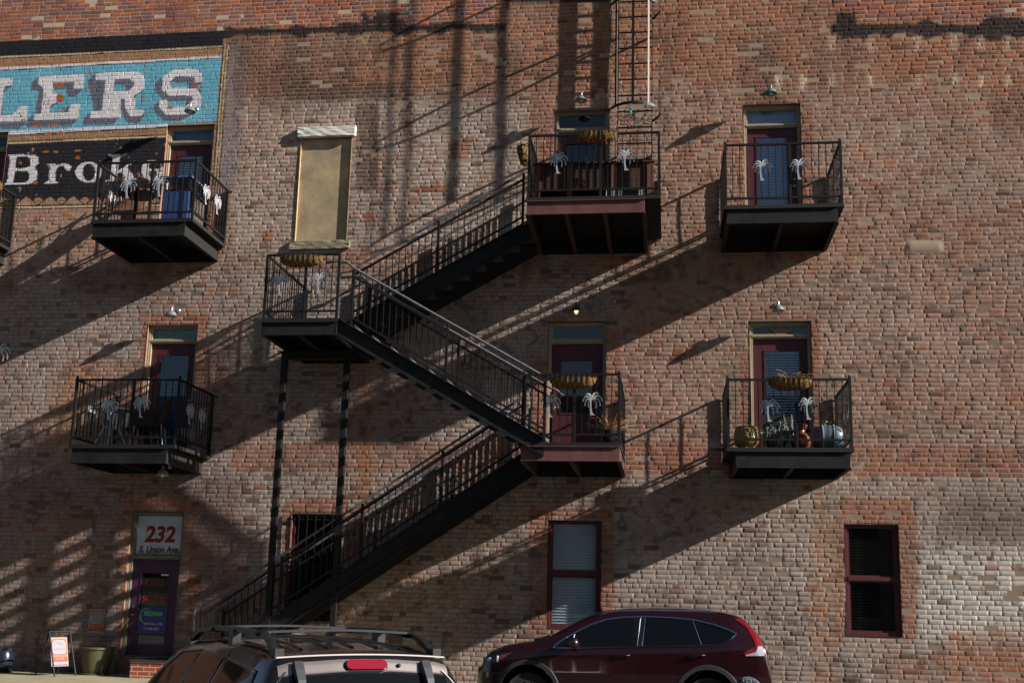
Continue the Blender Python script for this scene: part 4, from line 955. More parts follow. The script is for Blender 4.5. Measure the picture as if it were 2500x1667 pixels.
barn_lamp(397, 1158, .28, 'barn lamp under the lower left balcony, over the street door', shade=mat('shade_white_enamel', srgb(180, 186, 186), .45))

# ---------------------------------------------------------------- things on the upper platform
WOOD = mat('rusty_red_planks', srgb(72, 42, 32), .75, var=.45, vscale=5, bump=.2, stretch=(4, 1, .6)); WOOD2 = mat('planter_corner_wood', srgb(112, 66, 46), .75, var=.35, vscale=7, stretch=(4, 1, .6))
t = thing('wooden_planter', (-1.2, -1.75, 8.32), 'long reddish wooden planter box standing behind the top platform railing', 'planter box')
x0, x1, y0, y1, za, zb = -2.22, -.22, -1.98, -1.55, 8.36, 8.98
for i in range(3):
    b = MB(); z0_ = za+.14+i*.16; b.box(x0+.02, x1-.02, y0+.02, y0+.045, z0_, z0_+.155); b.box(x0+.02, x1-.02, y1-.045, y1-.02, z0_, z0_+.155); 
    b.box(x0, x0+.02, y0+.02, y1-.02, z0_, z0_+.155); b.box(x1-.02, x1, y0+.02, y1-.02, z0_, z0_+.155); b.build('plank', WOOD, t)
b = MB(); b.box(x0+.03, x1-.03, y0+.046, y1-.046, za+.5, za+.55); b.build('soil', SOIL, t)
for xx in (x0+.06, -1.62, -.88, x1-.06):
    b = MB(); b.box(xx-.045, xx+.045, y0-.004, y0+.018, za-.03, zb-.02); b.build('batten', WOOD2, t)
b = MB(); b.box(x0-.02, x1+.02, y0-.02, y0+.05, zb-.03, zb); b.box(x0-.02, x1+.02, y1-.05, y1+.02, zb-.03, zb); b.build('top_rim', WOOD, t)
b = MB()
for i in range(15):     # chain-like metal edging under the box
    for j in range(3):
        cx = -.98+i*.042; b.tube([(cx+.02*math.cos(a_), y0-.006, za+.02+j*.035+.016*math.sin(a_)) for a_ in [R(40*q) for q in range(6)]], .0025, 4)
b.build('wire_mesh', GALV, t)
# star ornament in the planter
t = thing('star_ornament', (-1.47, -1.78, 9.0), 'small orange rusted star on a stick in the wooden planter', 'ornament')
st = []
for k in range(10): r_ = .085 if k % 2 == 0 else .034; a = R(90+36*k+8); st.append((-1.25+r_*math.cos(a), 9.12+r_*math.sin(a)))
sx, sz = at(1464, 405, 1.8); st = [(a-(-1.25)+sx, b-9.12+sz) for a, b in st]; b = MB(); b.prism(st, -1.806, -1.794); b.build('star', mat('rusty_orange_tin', srgb(186, 104, 62), .7, var=.3), t)
b = MB(); b.tube([(sx, -1.79, sz+.16), (sx, -1.79, 8.88)], .004, 5); b.build('stick', IRON, t); t.location = (sx, -1.8, 8.9)
b = MB()
for i in range(26):
    a = random.uniform(R(25), R(155)); l = random.uniform(.06, .16); p_ = Vector((sx+random.gauss(.0, .06), -1.76, 8.9)); b.tube([p_, p_+Vector((l*math.cos(a), 0, l*math.sin(a)))], .0025, 3, False)
for i in range(60):
    xx = random.uniform(-.75, -.4); p_ = Vector((xx, -1.72, 8.88)); b.tube([p_, p_+Vector((random.gauss(0, .05), random.gauss(0, .03), random.uniform(.06, .2)))], .0025, 3, False)
tag(b.build('dried_plants', DRY), 'tufts of dried grass growing in the wooden planter', 'plant')
# handrail stub behind the planter
b = MB()
hx, hz = at(1316, 412, 1.1); b.tube([(hx-.15, -1.1, hz-.02), (hx, -1.1, hz), (hx+.25, -1.1, hz+.0), (hx+.36, -1.1, hz-.03), (hx+.38, -1.1, hz-.09), (hx+.30, -1.1, hz-.13), (hx-.1, -1.1, hz-.13)], .022, 10)
tag(b.build('grab_rail', PIPE, smooth=True), 'short looped grey pipe rail at the left of the top platform', 'grab rail')
# tangled cord round the cage bottom, with a small teal object
b = MB(); pts = []
for i in range(60):
    a = i*.55; pts.append((-.6+.33*math.cos(a)*(.5+.5*math.sin(i*.31)), -.5+.28*math.sin(a*1.3), 10.46-.06*abs(math.sin(i*.7))-.05*math.sin(i*.2)))
b.tube(pts, .006, 4); tag(b.build('light_string', IRON), 'dark tangled light string in the bottom hoop of the ladder cage', 'light string')
b = MB(); tx, tz = at(1539, 274, .6); b.ball((tx, -.6, tz), .03, 8, sz=1.5, sx=.8); b.lathe([(.012, 0), (.03, .02), (.03, .035), (0, .04)], (tx+.01, -.6, tz+.03), 8); tag(b.build('teal_bottle', mat('teal_glass', srgb(40, 130, 150), .3)), 'small teal bottle hung in the bottom of the ladder cage', 'bottle')

# ---------------------------------------------------------------- lower platform: dried plant in a black pot
POTB = mat('black_ceramic', srgb(30, 32, 36), .2)
px_, pz_ = -.93, 4.20
t = thing('potted_plant', (px_, -1.6, pz_), 'dried reedy plant in a shiny black pot in the corner of the lower platform', 'potted plant')
b = MB(); b.lathe([(0, 0), (.09, 0), (.13, .1), (.15, .24), (.155, .27), (.135, .27), (.12, .22), (0, .22)], (px_, -1.6, pz_), 24); b.build('pot', POTB, t, smooth=True)
b = MB()
for i in range(70):
    a = random.uniform(0, 6.28); ln_ = random.uniform(.15, .48); lean = random.uniform(.05, .42); pts = [Vector((px_+.05*math.cos(a), -1.6+.05*math.sin(a), pz_+.22))]
    for k in range(6):
        f = (k+1)/6; pts.append(pts[0]+Vector((math.cos(a)*lean*f*f*1.1, math.sin(a)*lean*f*f*.7, ln_*(f-.45*lean*2*f*f))))
    b.tube(pts, .004, 3, False)
b.build('dried_leaves', DRY, t)
# ---------------------------------------------------------------- lower right balcony: pots and barrel
Z2 = 4.215
def pot(label, cat, x, y, prof, m, name='flower_pot', group='pots on the lower right balcony', n=28):
    b = MB(); b.lathe(prof, (x, y, Z2), n); return tag(b.build(name, m, smooth=True, origin=(x, y, Z2)), label, cat, group)
YEL = mat('ribbed_yellow_glaze', srgb(136, 116, 66), .4, var=.2, vscale=6)
pot('ribbed mustard yellow pot in the left corner of the lower right balcony', 'pot', 1.30, -1.2, [(0, 0), (.15, 0), (.16, .02), (.15, .05), (.19, .09), (.205, .13), (.2, .16), (.215, .19), (.205, .23), (.21, .26), (.195, .30), (.2, .33), (.175, .36), (.18, .385), (.15, .39), (.14, .3), (0, .28)], YEL)
pot('copper coloured jug-shaped pot near the middle of the lower right balcony', 'pot', 2.17, -1.2, [(0, 0), (.09, 0), (.15, .06), (.17, .14), (.14, .23), (.08, .29), (.075, .33), (.11, .38), (.12, .42), (.09, .43), (.07, .36), (0, .3)], mat('copper_glaze', srgb(112, 60, 42), .35, .3, var=.3))
pot('dark planter in the middle of the lower right balcony', 'pot', 1.78, -1.12, [(0, 0), (.15, 0), (.18, .16), (.2, .17), (.2, .2), (.17, .2), (.16, .14), (0, .14)], POTB)
# barrel on its cradle
t = thing('barrel_smoker', (2.60, -1.0, Z2), 'grey-blue drum lying on a cradle at the right end of the lower right balcony', 'barrel')
b = MB(); b.lathe([(0, -.24), (.14, -.235), (.18, -.2), (.2, -.1), (.205, 0), (.2, .1), (.18, .2), (.14, .235), (0, .24)], (2.62, -1.05, Z2+.24), 28, axis='x'); b.build('drum', mat('blue_grey_enamel', srgb(88, 102, 114), .35, .2, var=.2), t, smooth=True)
for xx in (-.09, .09):
    b = MB(); b.lathe([(.2, -.012), (.214, -.01), (.214, .01), (.2, .012)], (2.62+xx, -1.05, Z2+.24), 28, axis='x'); b.build('hoop', mat('pale_hoop_%d' % (xx > 0), srgb(170, 178, 184), .4, .4), t, smooth=True)
b = MB()
for xx in (2.48, 2.76):
    for yy in (-1.2, -.9): b.bar((xx, yy, Z2), (xx, -1.05, Z2+.12), .02)
b.build('cradle', IRON, t)
b = MB(); b.lathe([(0, 0), (.02, 0), (.02, .05), (.05, .055), (.05, .07), (0, .07)], (2.58, -1.05, Z2+.44), 12); b.box(2.58, 2.70, -1.06, -1.04, Z2+.49, Z2+.505); b.build('tap', GALV, t)
# scrolled iron plant stands
def scroll_stand(x, y, label, w=.34, h=.36):
    g = MB()
    for s_ in (-1, 1):
        pts = [(x+s_*(.02+w/2*(k/14)), y, Z2+h-.05*math.sin(k/14*math.pi)) for k in range(15)]; g.tube(pts, .008, 5)
        pts = [(x+s_*(w*.35-.075*math.cos(a)*(1-a/9)), y-.02, Z2+h-.09+.07*math.sin(a)*(1-a/9)) for a in [k*.45 for k in range(17)]]; g.tube(pts, .006, 5)
        g.tube([(x+s_*w*.3, y, Z2+h-.02), (x+s_*w*.2, y, Z2+h*.5), (x+s_*w*.42, y, Z2)], .008, 5); g.tube([(x+s_*w*.3, y-.14, Z2+h-.02), (x+s_*w*.2, y-.14, Z2+h*.5), (x+s_*w*.42, y-.18, Z2)], .008, 5)
    g.lathe([(.13, 0), (.14, .006), (.14, .012), (.13, .016)], (x, y-.07, Z2+h-.01), 20)
    return tag(g.build('plant_stand', IRON), label, 'plant stand', 'scrolled iron stands on the lower right balcony')
scroll_stand(1.62, -.85, 'scrolled black iron stand beside the mustard pot', .5); scroll_stand(2.42, -.8, 'scrolled black iron stand between copper jug and drum', .45)
# cactus-like plants
LEAF = mat('dusty_green_leaf', srgb(108, 124, 100), .6, var=.4, vscale=20); 
for k, (xx, hh) in enumerate(((1.63, .42), (1.80, .52), (1.96, .70))):
    g = MB()
    for i in range(7):
        a = i*2.4+k; pts = [(xx+.02*math.cos(a)*j+.01*math.sin(j*1.7+i), -1.12+.012*math.sin(a)*j, Z2+.15+hh*.7*j/6*(1-.08*i)) for j in range(7)]
        g.tube(pts, .012, 5, taper=[1, .9, .8, .7, .55, .4, .12])
        for j in range(1, 6):
            p_ = Vector(pts[j]); q_ = p_+Vector((.05*math.cos(i+j*2), .02, .035)); g.add([p_, p_+Vector((0, 0, .03)), q_], [(0, 1, 2)])
    tag(g.build('succulent', LEAF), ['low curling succulent left of the dark planter', 'upright leggy succulent in the dark planter', 'tall feathery succulent right of the dark planter'][k], 'plant', 'succulents on the lower right balcony')
b = MB(); b.tube([(1.62, -.55, 4.9), (1.9, -.55, 4.95), (2.1, -.55, 4.92), (2.14, -.55, 4.3)], .012, 6); b.box(1.62, 2.1, -.6, -.5, 4.74, 4.9)
for xx in (1.65, 2.07): b.vbar(xx, -.56, Z2, 4.75, .02)
b.box(1.60, 2.12, -.8, -.45, 4.60, 4.63)
tag(b.build('metal_chair', mat('dark_mesh_chair', srgb(38, 38, 40), .5)), 'dark metal chair back showing between the palms of the lower right balcony', 'chair')
# ---------------------------------------------------------------- upper left balcony: folding chair, round table, grill
Z3 = 8.315
t = thing('round_table', (-9.88, -.9, Z3), 'small round brown table on a pedestal on the upper left balcony', 'table'); cx = at(330, 500, .95)[0]
b = MB(); b.lathe([(0, .66), (.33, .665), (.34, .68), (.33, .70), (0, .705)], (cx, -.95, Z3), 32); b.build('tabletop', mat('dark_brown_wood', srgb(70, 56, 44), .5, var=.3), t, smooth=True)
b = MB(); b.lathe([(.05, .05), (.03, .1), (.03, .6), (.08, .66)], (cx, -.95, Z3), 14); b.build('pedestal', IRON, t, smooth=True)
b = MB(); b.lathe([(0, .0), (.24, .0), (.24, .03), (.05, .07), (0, .07)], (cx, -.95, Z3), 24); b.build('foot', IRON, t, smooth=True); t.location = (cx, -.95, Z3)
cx2 = at(318, 452, .5)[0]
t = thing('butterfly_chair', (cx2, -.45, Z3), 'brown sling chair behind the round table on the upper left balcony', 'chair')
b = MB(); grid = []
for i in range(9):
    u = i/8*2-1; grid.append([(cx2+u*(.34-.06*v/8), -.3-.5*(1-v/8)**1.6+.12*abs(u)**2, Z3+.42+.62*(v/8)**1.3+.10*abs(u)**2) for v in range(9)])
b.sheet(grid); o = b.build('sling', mat('brown_leather_sling', srgb(96, 66, 42), .6, var=.3), t, smooth=True); md = o.modifiers.new('s', 'SOLIDIFY'); md.thickness = .01
b = MB()
for s_ in (-1, 1):
    b.tube([(cx2+s_*.3, -.8, Z3), (cx2-s_*.1, -.5, Z3+.4), (cx2-s_*.33, -.22, Z3+1.05)], .009, 6); b.tube([(cx2+s_*.3, -.2, Z3), (cx2, -.5, Z3+.38), (cx2-s_*.33, -.8, Z3+.55)], .009, 6)
b.build('chair_frame', mat('tan_rod', srgb(150, 122, 84), .5), t)
t = thing('side_cabinet', (-8.95, -.9, Z3), 'grey-blue shelf unit standing in front of the door on the upper left balcony', 'cabinet')
GB = mat('blue_grey_plastic', srgb(76, 98, 132), .5, var=.2, vscale=3); ax, az = at(398, 438, 1.25); bx = at(470, 436, 1.25)[0]
b = MB(); b.box(ax, bx+.02, -1.32, -.55, az-.0, az+.035); b.build('cabinet_top', GB, t, bevel=.004)
b = MB(); 
for yy, y2 in ((-1.29, -1.27),): 
    for k in range(5): w_ = (bx-ax-.08)/5; b.box(ax+.06+k*w_, ax+.06+(k+1)*w_-.012, yy, y2, Z3+.03, az-.26)
b.box(ax+.05, bx-.02, -1.27, -1.25, Z3+.02, az-.25); b.build('cabinet_panel', mat('blue_panel', srgb(46, 70, 118), .45, var=.25, vscale=3, stretch=(3, 1, .5)), t)
b = MB(); b.box(ax+.04, bx, -1.25, -.6, az-.24, az-.2)
for xx in (ax+.05, bx-.04):
    for yy in (-1.24, -.62): b.vbar(xx, yy, Z3, az-.001, .03)
b.build('cabinet_frame', IRON, t)
b = MB(); b.box(bx-.02, bx+.0, -1.2, -.62, az-.55, az-.30); b.box(bx-.03, bx-.02, -1.2, -.62, Z3+.03, az-.6); b.build('cabinet_side', mat('brown_grey_wood', srgb(84, 74, 68), .7, var=.3), t)
b = MB(); b.lathe([(0, 0), (.11, 0), (.14, .02), (.12, .05), (.05, .085), (0, .09)], (ax+.2, -1.05, az+.036), 20); tag(b.build('round_pan', mat('black_pan', srgb(20, 20, 22), .4), smooth=True), 'black round pan on the grey-blue shelf unit', 'pan')
# ---------------------------------------------------------------- lower left balcony: glass table and wicker chair
t = thing('glass_table', (-9.78, -.8, Z2), 'round glass topped table on the lower left balcony', 'table'); cx = at(290, 990, .85)[0]
b = MB(); b.lathe([(0, .70), (.37, .70), (.385, .708), (.37, .716), (0, .716)], (cx, -.85, Z2), 36); b.build('tabletop', mat('pale_glass_edge', srgb(170, 196, 190), .1, 0, spec=1.0), t, smooth=True)
b = MB()
for a in (0, 90, 180, 270):
    a = R(a+20); b.tube([(cx+.3*math.cos(a), -.85+.3*math.sin(a), Z2+.69), (cx+.12*math.cos(a), -.85+.12*math.sin(a), Z2+.4), (cx+.30*math.cos(a), -.85+.3*math.sin(a), Z2)], .012, 6)
b.lathe([(.12, 0), (.13, .01), (.12, .02)], (cx, -.85, Z2+.39), 18); b.build('table_frame', mat('white_metal_legs', srgb(190, 196, 196), .4, .3), t); t.location = (cx, -.85, Z2)
def wicker(x, y, rz, label):
    t = thing('wicker_chair', (0, 0, 0), label, 'chair', 'brown chairs on the lower left balcony')
    WK = mat('dark_brown_wicker', srgb(58, 36, 30), .75, var=.3, vscale=40, bump=.5, bscale=90) if 'dark_brown_wicker' not in bpy.data.materials else bpy.data.materials['dark_brown_wicker']
    b = MB(); b.box(-.25, .25, -.25, .22, .38, .44); b.build('seat', WK, t, bevel=.02)
    b = MB(); grid = [[((i/8*2-1)*(.26+.03*v/6), .24+.10*v/6-.06*(i/8*2-1)**2*-1*-1, .42+.46*v/6) for v in range(7)] for i in range(9)]; b.sheet(grid); o = b.build('backrest', WK, t, smooth=True); md = o.modifiers.new('s', 'SOLIDIFY'); md.thickness = .03
    for s_ in (-1, 1):
        b = MB(); b.tube([(s_*.27, .25, .66), (s_*.3, .0, .68), (s_*.29, -.2, .66), (s_*.27, -.25, .6), (s_*.26, -.25, .0)], .014, 7); b.build('armrest', WK, t)
        b = MB(); b.tube([(s_*.25, .22, .42), (s_*.26, .28, 0)], .013, 7); b.build('leg', mat('grey_chair_leg', srgb(120, 124, 134), .4, .5) if 'grey_chair_leg' not in bpy.data.materials else bpy.data.materials['grey_chair_leg'], t)
        b = MB(); b.tube([(s_*.22, -.23, .4), (s_*.25, -.27, 0)], .013, 7); b.build('leg', bpy.data.materials['grey_chair_leg'], t)
    t.location = (x, y, Z2); t.rotation_euler = (0, 0, rz); return t
wicker(at(372, 1010, .9)[0], -.95, R(-72), 'dark brown chair nearest the door on the lower left balcony')
wicker(at(338, 1020, .6)[0], -.42, R(15), 'dark brown chair between glass table and door frame on the lower left balcony')
# conical table umbrella folded / towels hanging
b = MB(); cx = at(300, 985, 1.0)[0]
for k, (dx_, dz_, w_, h_) in enumerate(((-.2, -.04, .07, .26), (-.12, -.06, .05, .34), (.07, -.05, .06, .3), (.16, -.02, .07, .22))):
    b.add([(cx+dx_, -.98, Z2+.70+dz_), (cx+dx_+w_, -.98, Z2+.70+dz_), (cx+dx_+w_*.8, -1.0, Z2+.70-h_), (cx+dx_+w_*.3, -1.0, Z2+.68-h_), (cx+dx_+.01, -.99, Z2+.6-h_*.5)], [(0, 1, 2, 3, 4)])
o = tag(b.build('hanging_napkins', mat('white_cloth', srgb(220, 220, 214), .8)), 'white cloths hanging over the edge of the glass table', 'cloth'); md = o.modifiers.new('s', 'SOLIDIFY'); md.thickness = .004

# ---------------------------------------------------------------- by the street door
BRK = bpy.data.materials.new('new_red_brick'); BRK.use_nodes = True; nt = BRK.node_tree; bb = nt.nodes['Principled BSDF']; tc = nt.nodes.new('ShaderNodeTexCoord'); mp = nt.nodes.new('ShaderNodeMapping'); mp.inputs['Rotation'].default_value = (R(90), 0, 0)
bt = nt.nodes.new('ShaderNodeTexBrick'); bt.inputs['Color1'].default_value = (*srgb(168, 84, 58), 1); bt.inputs['Color2'].default_value = (*srgb(140, 66, 48), 1); bt.inputs['Mortar'].default_value = (*srgb(196, 178, 158), 1)
bt.inputs['Scale'].default_value = 1; bt.inputs['Brick Width'].default_value = .215; bt.inputs['Row Height'].default_value = .075; bt.inputs['Mortar Size'].default_value = .006; nt.links.new(tc.outputs['Object'], mp.inputs[0]); nt.links.new(mp.outputs[0], bt.inputs[0]); nt.links.new(bt.outputs[0], bb.inputs['Base Color']); bb.inputs['Roughness'].default_value = .9
t = thing('door_stoop', (-9.1, -.5, .265), 'red brick stoop with a dark slab in front of the street door', 'step')
sx0 = at(320, 1617, .9)[0]; b = MB(); b.box(sx0, -8.5, -.92, -.03, .264, .53); b.build('step_base', BRK, t); b = MB(); b.box(sx0-.02, -8.48, -.94, -.025, .532, .565); b.build('step_slab', mat('dark_slate_slab', srgb(58, 62, 74), .5, var=.5, vscale=12), t, bevel=.006)
# hanging advert poster and sandwich board
ORG = mat('orange_print', srgb(176, 100, 22), .5); RED = mat('red_print', srgb(176, 36, 34), .5); WHT = mat('white_print', srgb(134, 130, 134), .5); MRN = mat('maroon_print', srgb(112, 22, 34), .5); GRY = mat('grey_violet_print', srgb(120, 112, 130), .5)
def poster(parent, W=.30, H=.47, m=None, mirror=False):
    """built in the plane y=0, centre of the base at the origin; facing -y"""
    out = []
    b = MB(); b.box(-W/2, W/2, 0, .008, 0, H); out.append(b.build('panel', WHT, parent))
    b = MB(); b.box(-W/2+.012, W/2-.012, -.0015, -.0003, H*.32, H-.02); out.append(b.build('print', ORG, parent))
    b = MB(); b.box(-W/2+.012, W/2-.012, -.0015, -.0003, H*.16, H*.318); out.append(b.build('print', RED, parent))
    b = MB(); b.box(-W/2+.012, W/2-.012, -.0015, -.0003, .014, .03); out.append(b.build('print', MRN, parent))
    def rr(w, h, y, mm):
        pts = []
        for (cx_, cz_, a0) in ((w/2-.06, h/2-.06, 0), (-w/2+.06, h/2-.06, 90), (-w/2+.06, -h/2+.06, 180), (w/2-.06, -h/2+.06, 270)):
            for k in range(6): a = R(a0+k*18); pts.append((cx_+.06*math.cos(a), H*.66+cz_+.06*math.sin(a)))
        b = MB(); b.prism(pts, y, y+.0006); out.append(b.build('badge', mm, parent))
    rr(W*.86, H*.54, -.0028, MRN); rr(W*.80, H*.50, -.0042, WHT)
    out.append(text_obj('CHILL', .088, GRY, parent, (0, -.0046, H*.70), bold=.002, sx=.85)); out.append(text_obj('SERVICES', .062, GRY, parent, (0, -.0046, H*.53), bold=.001, sx=.85)); out.append(text_obj('546-3782', .058, WHT, parent, (0, -.0022, H*.20), sx=.85))
    return out
t = thing('wall_poster', (-10.34, -.03, .93), 'orange, white and red poster fixed to the wall between pot and door', 'poster'); 
t.location = (0, 0, 0); poster(t); t.location = (-10.34, -.03, .93)
t = thing('sandwich_board', (0, 0, 0), 'small orange and white sandwich board on dark tube legs on the pavement', 'sandwich board'); parts_ = poster(t, .34, .50)
for o in parts_: o.location = (0, -.10, .16); o.rotation_euler = (R(-14), 0, 0)
b = MB()
for s_ in (-1, 1):
    b.tube([(s_*.21, -.26, 0), (s_*.205, 0, .74)], .014, 8); 
b.tube([(-.21, 0, .74), (.21, 0, .74)], .016, 8); b.build('front_frame', IRON, t)
b = MB()
for s_ in (-1, 1): b.tube([(s_*.21, .26, 0), (s_*.205, 0, .735)], .014, 8)
b.build('rear_frame', IRON, t)
fx, fz = at(136, 1655, .9); t.location = (fx+.02, -.95, .263); t.rotation_euler = (0, 0, R(66))
# big green pot
x, z = at(235, 1600, .45); t = thing('large_pot', (x, -.42, .263), 'large olive green plastic pot standing against the wall beside the street door', 'pot')
b = MB(); b.lathe([(0, 0), (.20, 0), (.215, .015), (.235, .12), (.27, .32), (.285, .43), (.305, .435), (.312, .445), (.31, .475), (.29, .48), (.272, .44), (.25, .38), (0, .38)], (x, -.42, .263), 40); b.build('pot_body', mat('olive_green_plastic', srgb(76, 73, 50), .5, var=.2, vscale=4), t, smooth=True)
b = MB(); b.lathe([(0, 0), (.24, 0), (.26, .02), (.25, .028), (0, .02)], (x, -.42, .2635), 32); b.build('saucer', mat('olive_saucer', srgb(84, 84, 54), .6), t, smooth=True)
# bin with a bag at the left edge
x, z = at(8, 1640, .5); t = thing('bagged_bin', (x, -.55, .263), 'black bin with a crumpled black liner at the bottom left corner', 'bin')
b = MB(); b.lathe([(0, 0), (.17, 0), (.185, .05), (.19, .13), (.2, .14), (.2, .15), (.19, .16), (.19, .3), (.15, .38), (0, .40)], (x, -.55, .263), 30); b.build('bin_body', mat('glossy_black_plastic', srgb(26, 30, 44), .22), t, smooth=True)
b = MB()
for i in range(40):
    a = random.uniform(0, 6.28); r_ = random.uniform(.02, .17); p_ = Vector((x+r_*math.cos(a), -.55+r_*math.sin(a), .263+.36)); b.add([p_, p_+Vector((random.uniform(-.05, .05), random.uniform(-.05, .05), random.uniform(.02, .10))), p_+Vector((random.uniform(-.06, .06), random.uniform(-.05, .05), random.uniform(.0, .06)))], [(0, 1, 2)])
b.build('bin_liner', mat('crumpled_black_film', srgb(40, 44, 60), .18), t)
# ---------------------------------------------------------------- vehicles
def interp(pts, u):
    if u <= pts[0][0]: return pts[0][1]
    for (a, va), (b, vb) in zip(pts, pts[1:]):
        if u <= b: t = (u-a)/(b-a) if b > a else 1; return va+(vb-va)*t
    return pts[-1][1]
class Car:
    """u along the length, w to the side, z up; section profile lofted along u"""
    def __init__(s, top, belt, hw, tumble, L_, crown=.03, arches=(), z0=.24, roofedge=None):
        s.top, s.belt, s.hw, s.tumble, s.L, s.crown, s.arches, s.z0 = top, belt, hw, tumble, L_, crown, arches, z0
    def sec(s, u):
        zt = interp(s.top, u); zb = min(interp(s.belt, u), zt-.06); h = interp(s.hw, u); he = h*.955-(zt-zb)*s.tumble
        ze = zt-.035-.25*s.crown
        up = []
        P = [(h*.94, s.z0), (h*.985, .36), (h*.992, .52), (h, .66), (h*.992, zb-.14 if zb-.14 > .67 else .68), (h*.975, max(zb-.05, .69)), (h*.957, max(zb, .70))]
        for t in (.2, .4, .6, .8, .93): P.append((h*.957+(he-h*.957)*(t+.10*math.sin(math.pi*t)*-.55), max(zb, .70)+(ze-zb)*t))
        P += [(he-.012, ze-.004), (he-.04, ze+.014), (he-.10, ze+.022+.1*s.crown), (he*.6, zt-.3*s.crown+.0), (he*.3, zt-.04*s.crown), (0, zt)]
        return P
    def side(s, u, z):
        P = s.sec(u)
        for (a, za), (b, zb_) in zip(P, P[1:]):
            if za <= z <= zb_: return a+(b-a)*((z-za)/(zb_-za) if zb_ > za else 0)
        return P[-4][0]
    def body(s, N=110):
        g = MB(); us = [s.L*i/N for i in range(N+1)]; secs = [s.sec(u) for u in us]; m = len(secs[0])
        # refine the lower side rows so that the wheel openings read round
        def fine(P):
            out = []
            for (a, za), (b, zb_) in zip(P[:5], P[1:5]):
                k = 6
                for j in range(k): out.append((a+(b-a)*j/k, za+(zb_-za)*j/k))
            return out+P[4:]
        secs = [fine(P) for P in secs]; m = len(secs[0])
        for sg in (1, -1):
            o = len(g.v); g.v += [(us[i], sg*secs[i][k][0], secs[i][k][1]) for i in range(N+1) for k in range(m)]
            for i in range(N):
                for k in range(m-1):
                    uc = (us[i]+us[i+1])/2; zc = (secs[i][k][1]+secs[i][k+1][1])/2
                    if any((uc-a)**2+(zc-b)**2 < (r-.012)**2 for a, b, r in s.arches): continue
                    g.f.append((o+i*m+k, o+i*m+k+1, o+(i+1)*m+k+1, o+(i+1)*m+k)); g.m.append(0)
        for i in (0, N):
            o = len(g.v); P = secs[i]; g.v += [(us[i], p_[0], p_[1]) for p_ in P]+[(us[i], -p_[0], p_[1]) for p_ in P[::-1]]; g.f.append(tuple(range(o, len(g.v)))); g.m.append(0)
        return g
    def patch(s, poly, sg, off=.004, n=34, rows=7, thick=0):
        """surface patch over the side inside a polygon given in (u,z)"""
        us = [p_[0] for p_ in poly]; u0, u1 = min(us), max(us); g = MB(); grid = []
        for i in range(n+1):
            u = u0+(u1-u0)*(i/n); u = min(max(u, u0+1e-4), u1-1e-4); zs = []
            for (a, za), (b, zb_) in zip(poly, poly[1:]+poly[:1]):
                if (a <= u < b) or (b <= u < a): zs.append(za+(zb_-za)*(u-a)/(b-a))
            if len(zs) < 2: zs = [zs[0] if zs else poly[0][1]]*2
            lo, hi = min(zs), max(zs); grid.append([(u, sg*(s.side(u, lo+(hi-lo)*j/rows)+off), lo+(hi-lo)*j/rows) for j in range(rows+1)])
        g.sheet(grid); return g
    def line(s, pts, sg, r=.008, off=.004, n=1, m=6):
        g = MB(); q = []
        for (a, za), (b, zb_) in zip(pts, pts[1:]):
            k = max(1, int(math.hypot(b-a, zb_-za)/.05))
            for j in range(k): q.append((a+(b-a)*j/k, za+(zb_-za)*j/k))
        q.append(pts[-1]); g.tube([(u, sg*(s.side(u, z)+off), z) for u, z in q], r, m); return g
def wheel(g_parent, u, sg, hw, r, w, tyre, rim, n=36):
    y = sg*(hw-.03); b = MB(); k = -sg
    b.lathe([(r*.62, 0), (r*.70, -.012*sg), (r*.9, -.014*sg), (r*.97, .0), (r, .03*k), (r, .19*k), (r*.9, .22*k), (r*.6, .22*k)], (u, y, r), n, axis='y')
    wh = b.build('wheel', tyre, g_parent, smooth=True)
    b = MB(); b.lathe([(0, .02*k), (.05, .018*k), (.055, .035*k), (.07, .05*k), (.07, .06*k)], (u, y, r), 20, axis='y'); b.lathe([(r*.56, .06*k), (r*.60, .01*k), (r*.64, .0), (r*.64, .03*k)], (u, y, r), n, axis='y')
    for i in range(5):
        a = 2*math.pi*i/5+.3
        for da in (-.1, .1):
            b.bar((u+.05*math.cos(a), y+.035*k, r+.05*math.sin(a)), (u+r*.6*math.cos(a+da), y+.022*k, r+r*.6*math.sin(a+da)), .022, .04, up=(0, 1, 0))
    b.build('rim', rim, wh, smooth=False); return wh
TYRE = mat('tyre_rubber', srgb(30, 30, 31), .85, bump=.3, bscale=60); RIM = mat('alloy_rim', srgb(150, 154, 160), .3, .9); DARKP = mat('grey_black_cladding', srgb(40, 42, 44), .55, var=.2, vscale=15); INNER = mat('wheel_well_black', srgb(10, 10, 10), .95)
TINT = bpy.data.materials.new('tinted_car_glass'); TINT.use_nodes = True; b_ = TINT.node_tree.nodes['Principled BSDF']; b_.inputs['Base Color'].default_value = (.004, .005, .006, 1); b_.inputs['Roughness'].default_value = .015; b_.inputs['Specular IOR Level'].default_value = .28
def paint(name, col, flake=.5, rough=.28, cv=.5):
    m = mat(name, col, rough, flake, var=.12, vscale=400, coat=1.0, spec=cv); return m
CHROME = mat('bright_trim', srgb(190, 205, 225), .12, 1.0); REDL = mat('red_lens', srgb(118, 8, 14), .12, coat=1.0); CLEARL = mat('clear_lens', srgb(210, 214, 220), .08, .5, coat=1.0); AMBL = mat('amber_lens', srgb(170, 60, 30), .15, coat=1.0); BLKP = mat('satin_black_trim', srgb(16, 16, 18), .35)

